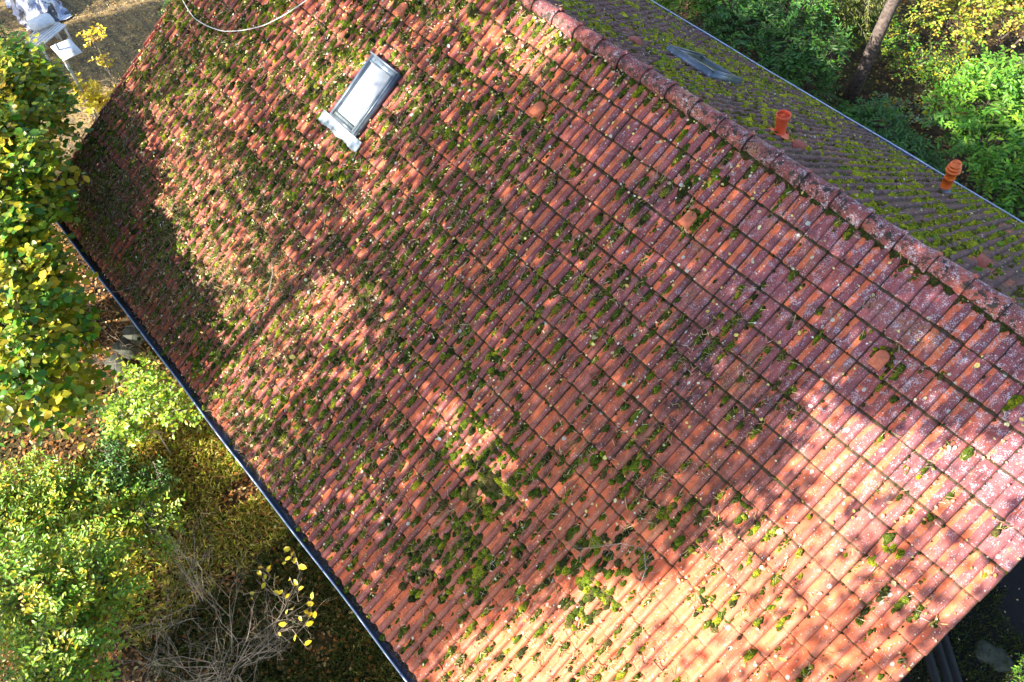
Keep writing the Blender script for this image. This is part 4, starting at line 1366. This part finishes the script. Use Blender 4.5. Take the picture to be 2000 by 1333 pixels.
mcb = np.array([(.46, .46, .02), (.30, .34, .02), (.62, .60, .03), (.14, .12, .03), (.24, .36, .03)])[rng.choice(5, n, p=[.3, .22, .18, .18, .12])]
Vb, Qb, Tb, Cb = moss_blobs(bk, ib, jb, rb_, rb_ * (1 + .8 * rng.random(n)), .030 + .028 * rng.random(n), mcb, rng, flip=True, lift=-.015)
o = build('roof_moss', Vb, [Qb, Tb], M_MOSS, attrs={'Col': Cb})
tag(o, 'yellow green moss carpet over the shaded rear slope', 'moss', kind='stuff')


def litter(name, label, cat, fn, I, J, size, ratio, cols, wts, seed, lift=.012, flat=.35, mat=M_DRY, jit=.25, hmax=.02):
    rng = np.random.default_rng(seed)
    n = len(I)
    u, s, nn = roof_axes(fn)
    P = fn(I, J, lift + rng.random(n) * hmax)
    a = rng.random(n) * 6.28
    D = u * np.cos(a)[:, None] + s * np.sin(a)[:, None] + nn * rng.normal(0, flat * .6, n)[:, None]
    N = nn + u * rng.normal(0, flat, n)[:, None] + s * rng.normal(0, flat, n)[:, None]
    sz = size * np.exp(rng.normal(0, .35, n))
    V, F, C = leaves(P, D, N, sz, sz * ratio + .0008, palette(n, cols, wts, jit, rng))
    o = build(name, V, [F], mat, attrs={'Col': C})
    return tag(o, label, cat, kind='stuff')


# small yellow leaves
n = 9500
I = rng.random(n) * 45.5 - 41.5; J = rng.random(n) * 20
keep = rng.random(n) < np.clip(.22 + .55 * sstep(-5, -25, I) - .1 * sstep(10, 16, J) + .3 * (vn(I * .6, J * .6 + 40) - .5), .08, 1)
I, J = I[keep], J[keep]
litter('roof_leaves', 'small pale yellow birch leaves scattered over the sunny tile slope', 'fallen leaves', fr, I, J, .026, .85, [(.85, .68, .22), (.88, .78, .45), (.70, .42, .10), (.8, .74, .66)], [.4, .3, .15, .15], 81, flat=.35, lift=.022)
n = 1300
I = rng.random(n) * 45.5 - 41.5; J = rng.random(n) * 20
litter('roof_leaves', 'small pale leaves scattered over the shaded rear slope', 'fallen leaves', bk, I, J, .024, .8, [(.75, .60, .22), (.78, .68, .40), (.55, .28, .10)], [.4, .4, .2], 82, lift=.02, flat=.5)

# dry straw: mats of thin stalks lodged with the moss
base = rng.integers(0, len(I0), 30000)
I = I0[base] + rng.normal(0, .10, len(base)); J = J0[base] + rng.normal(-.08, .15, len(base))
n2 = 90000
I2 = rng.random(n2) * 26 - 41.5; J2 = rng.random(n2) * 20
k2 = rng.random(n2) < np.clip(1.5 * (vn(I2 * .5 + 5, J2 * .5 + 77) - .38) + .5 * sstep(7, 14, J2) - .35 * sstep(-26, -17, I2) - .2, 0, 1)
I, J = np.concatenate([I, I2[k2]]), np.concatenate([J, J2[k2]])
ok = ~skyl_mask(I, J) & (J < 20)
litter('roof_straw', 'dry grass stalks and needles lodged between the tile rolls of the sunny slope', 'debris', fr, I[ok], J[ok], .055, .085,
       [(.58, .44, .22), (.40, .31, .18), (.13, .10, .06), (.70, .62, .46), (.26, .30, .09)], [.3, .22, .22, .12, .14], 83, lift=.008, flat=.30, mat=M_STRAW, hmax=.038)
# straw on moss of the rear slope
base = rng.integers(0, len(ib), 9000)
litter('roof_straw', 'dry stalks lying in the moss of the rear slope', 'debris', bk, ib[base] + rng.normal(0, .15, 9000), jb[base] + rng.normal(0, .15, 9000), .035, .05,
       [(.30, .24, .10), (.12, .10, .04), (.20, .22, .04)], [.4, .3, .3], 84, lift=.0, mat=M_STRAW, hmax=.03)
# brown crumbs and needle dirt thick along the eave and in the gutter
n = 9000
I = rng.random(n) * 45.5 - 41.5; J = 19.75 - np.abs(rng.normal(0, .9, n))
keep = rng.random(n) < .25 + .75 * sstep(-20, -36, I)
litter('eave_debris', 'dark brown needles and crumbs gathered along the near eave', 'debris', fr, I[keep], J[keep], .024, .25,
       [(.10, .065, .035), (.05, .035, .02), (.24, .15, .07)], [.4, .35, .25], 85, lift=-.01, mat=M_DRY, hmax=.03)
n = 11000
P = np.stack([rng.random(n) * 13.6 - 12.4, gyc + rng.normal(.018, .018, n), gzc - .030 + rng.random(n) * .02], 1)
a = rng.random(n) * 6.28
V, F, C = leaves(P, np.stack([np.cos(a), np.sin(a) * .6, rng.normal(0, .2, n)], 1), np.stack([rng.normal(0, .4, n), rng.normal(0, .4, n), np.ones(n)], 1),
                 .022, .009, palette(n, [(.05, .035, .02), (.03, .025, .015), (.16, .10, .05), (.4, .3, .12)], [.45, .35, .16, .04], .3, rng))
tag(build('gutter_debris', V, [F], M_DRY, attrs={'Col': C}), 'black wet leaf mould filling the near gutter', 'debris', kind='stuff')


# fallen twig with many side shoots
def fallen_twig(label, pts, nside, seed, thick=.006):
    rg = np.random.default_rng(seed)
    m = MB()
    pp = [fr(i, j, n) for (i, j, n) in pts]
    m.tube(pp, np.linspace(thick, thick * .3, len(pp)), 5)
    A, B = [], []
    for k in range(nside):
        t0 = rg.random() * (len(pts) - 1.01); a = int(t0); f = t0 - a
        p0 = np.array(pts[a]) * (1 - f) + np.array(pts[a + 1]) * f
        d = np.array(pts[a + 1]) - np.array(pts[a]); an = rg.normal(0, .7)
        d2 = np.array([d[0] * math.cos(an) - d[1] * math.sin(an), d[0] * math.sin(an) + d[1] * math.cos(an)])
        d2 /= (np.linalg.norm(d2) + 1e-9)
        L = .25 + .9 * rg.random()
        q = p0.copy()
        for s in range(3):
            dd = d2 + rg.normal(0, .25, 2)
            q2 = np.array([q[0] + dd[0] * L / 3, q[1] + dd[1] * L / 3, max(.015, q[2] + rg.normal(0, .015))])
            A.append(fr(*q)); B.append(fr(*q2)); q = q2
    V, F = rods(np.array(A), np.array(B), .0022, .0014)
    m.add(V, quads=F)
    o = m.build('fallen_twig', M_TWIG, origin=tuple(pp[0]))
    return tag(o, label, 'twig')


fallen_twig('grey many branched twig lying on the tiles low in the right half', [(-3.3, 12.3, .03), (-3.6, 11.6, .05), (-4.1, 11.2, .06), (-4.8, 11.6, .05), (-5.4, 12.3, .05), (-6.1, 13.0, .03)], 40, 3, .007)
fallen_twig('small dark forked twig lying in the moss left of centre', [(-25.2, 13.6, .03), (-24.6, 14.0, .05), (-24.1, 14.8, .05), (-24.0, 15.6, .03)], 14, 4)
fallen_twig('thin bare twig poking over the near gutter', [(-31.6, 19.2, .03), (-32.2, 19.9, .06), (-33.3, 20.7, .05), (-34.1, 21.3, .02)], 5, 5, .005)

# loose white cable over the roof
pts = [(-43.5, 6.2), (-41.4, 7.7), (-40.6, 8.1), (-39.7, 8.3), (-38.9, 8.42), (-37.8, 8.3), (-36.5, 8.0), (-35.3, 7.4), (-34.2, 6.64), (-33.4, 5.7), (-32.67, 4.5), (-32.0, 3.2), (-31.6, 1.8), (-31.4, .4)]
m = MB()
P = np.array([fr(i, j, .055 + .01 * math.sin(k)) for k, (i, j) in enumerate(pts)])
tt = np.linspace(0, len(P) - 1, 70)
P2 = np.stack([np.interp(tt, np.arange(len(P)), P[:, k]) for k in range(3)], 1)
P2[1:-1] = (P2[:-2] + P2[1:-1] * 2 + P2[2:]) / 4
P2[1:-1] = (P2[:-2] + P2[1:-1] * 2 + P2[2:]) / 4
m.tube(P2, .0075, 6)
o = m.build('cable', M_CABLE, origin=tuple(P2[0]), smooth=True)
tag(o, 'loose white cable sagging across the tiles at the top left', 'cable')

# ------------------------------------------------------------------ unseen trees added sunward of the house; crowns shaped to lay shade on the roof
rng = np.random.default_rng(91)
LITB_J = [-3, 0, 2.1, 4.6, 7.2, 10.9, 15.0, 18.4, 20.3, 24]
LITB_I = [9, 8, .6, -3.0, -3.0, -4.0, -5.6, -7.0, -7.4, -9]
SPOTS = [(-26.3, 6.1, 2.0, 2.4, .95), (-11.8, 12.9, 2.8, 1.2, .9), (-17.4, 13.4, 2.4, 1.0, .45), (-21.1, 13.3, 1.7, 1.2, .8), (-35.2, 15.6, 2.6, 1.7, .9), (-28.2, 16.3, 3.4, 2.2, .9), (-25.0, 18.8, 3.0, 1.8, .8), (-34, 10.4, 1.8, 1.1, .7),
         (-21.5, 17.8, 1.6, 1.1, .5), (-20.4, .4, 1.7, 2.0, 1.0), (-23.4, 1.6, 1.8, 1.0, .6), (-29.5, 6, 4.5, 2.4, .40), (-24.5, 8.8, 3, 1.5, .35), (-14, 17, 1.5, .9, .4)]


def shade(i, j):
    c = .97 - (.60 + .30 * (vn(i * .28 + 11, j * .30 + 5) - .5)) * sstep(-13, -25, i)
    c -= .22 * sstep(-6, -14, i) * sstep(10, 14, j)
    b = np.interp(j, LITB_J, LITB_I)
    lit = sstep(-.9, .9, i - b + 2.2 * (vn(i * .6 + 4, j * .6 + 4) - .5))
    corner = sstep(.3, 1.8, i) * sstep(4, 6, j)
    c = c * (1 - lit) + lit * (.03 + .16 * corner)
    for (a, bb, ra, rb, s) in SPOTS:
        d = ((i - a) / ra) ** 2 + ((j - bb) / rb) ** 2 + .9 * (vn(i * 1.1, j * 1.3 + 70) - .5)
        c = c * (1 - s * sstep(1.25, .45, d))
    return c


n = 125000
I = rng.random(n) * 60 - 50; J = rng.random(n) * 25 - 2.5
keep = rng.random(n) < shade(I, J) * np.where(I < -41.5, .55, 1)
roofp = fr(I[keep], J[keep], 0)
# ground targets: dark strip under the lower end of the gutter, and streaks in the yard
n = 9000
G = np.stack([rng.random(n) * 8.5 - 6.6, -8.8 + rng.random(n) * 3.2, np.zeros(n)], 1)
T = np.concatenate([roofp, G])
Ld = 8.5 + 4.5 * vn(T[:, 0] * .5 + 8, T[:, 1] * .5 + 8) + rng.normal(0, .5, len(T))
P = T + SUN * Ld[:, None]
for it in range(30):
    x, y, zc = proj(P)
    bad = (zc > 0) & (x > -170) & (x < 2170) & (y > -170) & (y < 1500)
    if not bad.any(): break
    Ld[bad] += .7
    P = T + SUN * Ld[:, None]
P += rng.normal(0, .07, P.shape)
near = np.linalg.norm(P - CP, axis=1) < 1.6
P = P[~near]
x, y, zc = proj(P)
P = P[~((zc > 0) & (x > -60) & (x < 2060) & (y > -60) & (y < 1400))]
order = np.argsort(P[:, 0])
parts = np.array_split(order, 6)
names = ['first', 'second', 'third', 'fourth', 'fifth', 'sixth']
for k, idx in enumerate(parts):
    Q = P[idx]
    c = Q.mean(0)
    tx, ty = c[0], min(c[1] - 1.0, -12.5)
    o = empty('tree', (tx, ty, 0))
    tag(o, names[k] + ' added unseen tree from the left sunward of the house, crown shaped to shade the roof', 'tree', 'unseen shade trees sunward of the house')
    m = MB(); m.tube([(tx, ty, 0), (tx + .1, ty, c[2] * .5), (c[0], c[1], c[2]), (c[0], c[1], Q[:, 2].max() + .3)], [.15, .12, .07, .02], 9)
    m.build('trunk', M_BARK, o, smooth=True)
    n = len(Q)
    D = rng.normal(0, 1, (n, 3)); N = rng.normal(0, .8, (n, 3)) + SUN * 1.2
    sz = .125 * (.7 + .6 * rng.random(n))
    V, F, C = leaves(Q, D, N, sz, sz * .8, palette(n, [GREEN, YG, YEL], [.5, .3, .2], .2, rng))
    build('crown', V, [F], M_LEAF, o, {'Col': C})
    h = c - np.array([0, 0, .5])
    s = rng.random(n) < 40 / n
    V, F = rods(np.tile(h, (s.sum(), 1)) + rng.normal(0, .2, (s.sum(), 3)), Q[s], .012, .003)
    build('branches', V, [F], M_BARK, o)
# trunks beyond the yard, casting the long streaks there
for k, (q_, hh_) in enumerate([(-18.85, .42), (-20.8, .5), (-18.05, .16), (-19.5, .10), (-17.5, .22)]):
    r = .14
    gy_ = -13.0 - .3 * k; gx_ = (q_ + gy_ * math.cos(math.radians(72.5))) / math.sin(math.radians(72.5))
    o = empty('tree', (gx_, gy_, 0))
    tag(o, names[k] + ' bare trunked pine in the group left of the yard', 'tree', 'pines left of the yard')
    m = MB(); m.tube([(gx_, gy_, 0), (gx_ + .1, gy_, 5), (gx_, gy_ + .1, 10.5)], [r, r * .8, r * .3], 9)
    m.build('trunk', M_BARK, o, smooth=True)
    n = 2600
    Q = np.array([gx_, gy_, 6.6]) + rng.normal(0, 1, (n, 3)) * np.array([hh_ * .6, .5, 1.6])
    V, F, C = leaves(Q, rng.normal(0, 1, (n, 3)), rng.normal(0, 1, (n, 3)) + SUN, .13, .10, palette(n, [DKG, GREEN], [.6, .4], .2, rng))
    build('crown', V, [F], M_LEAF, o, {'Col': C})
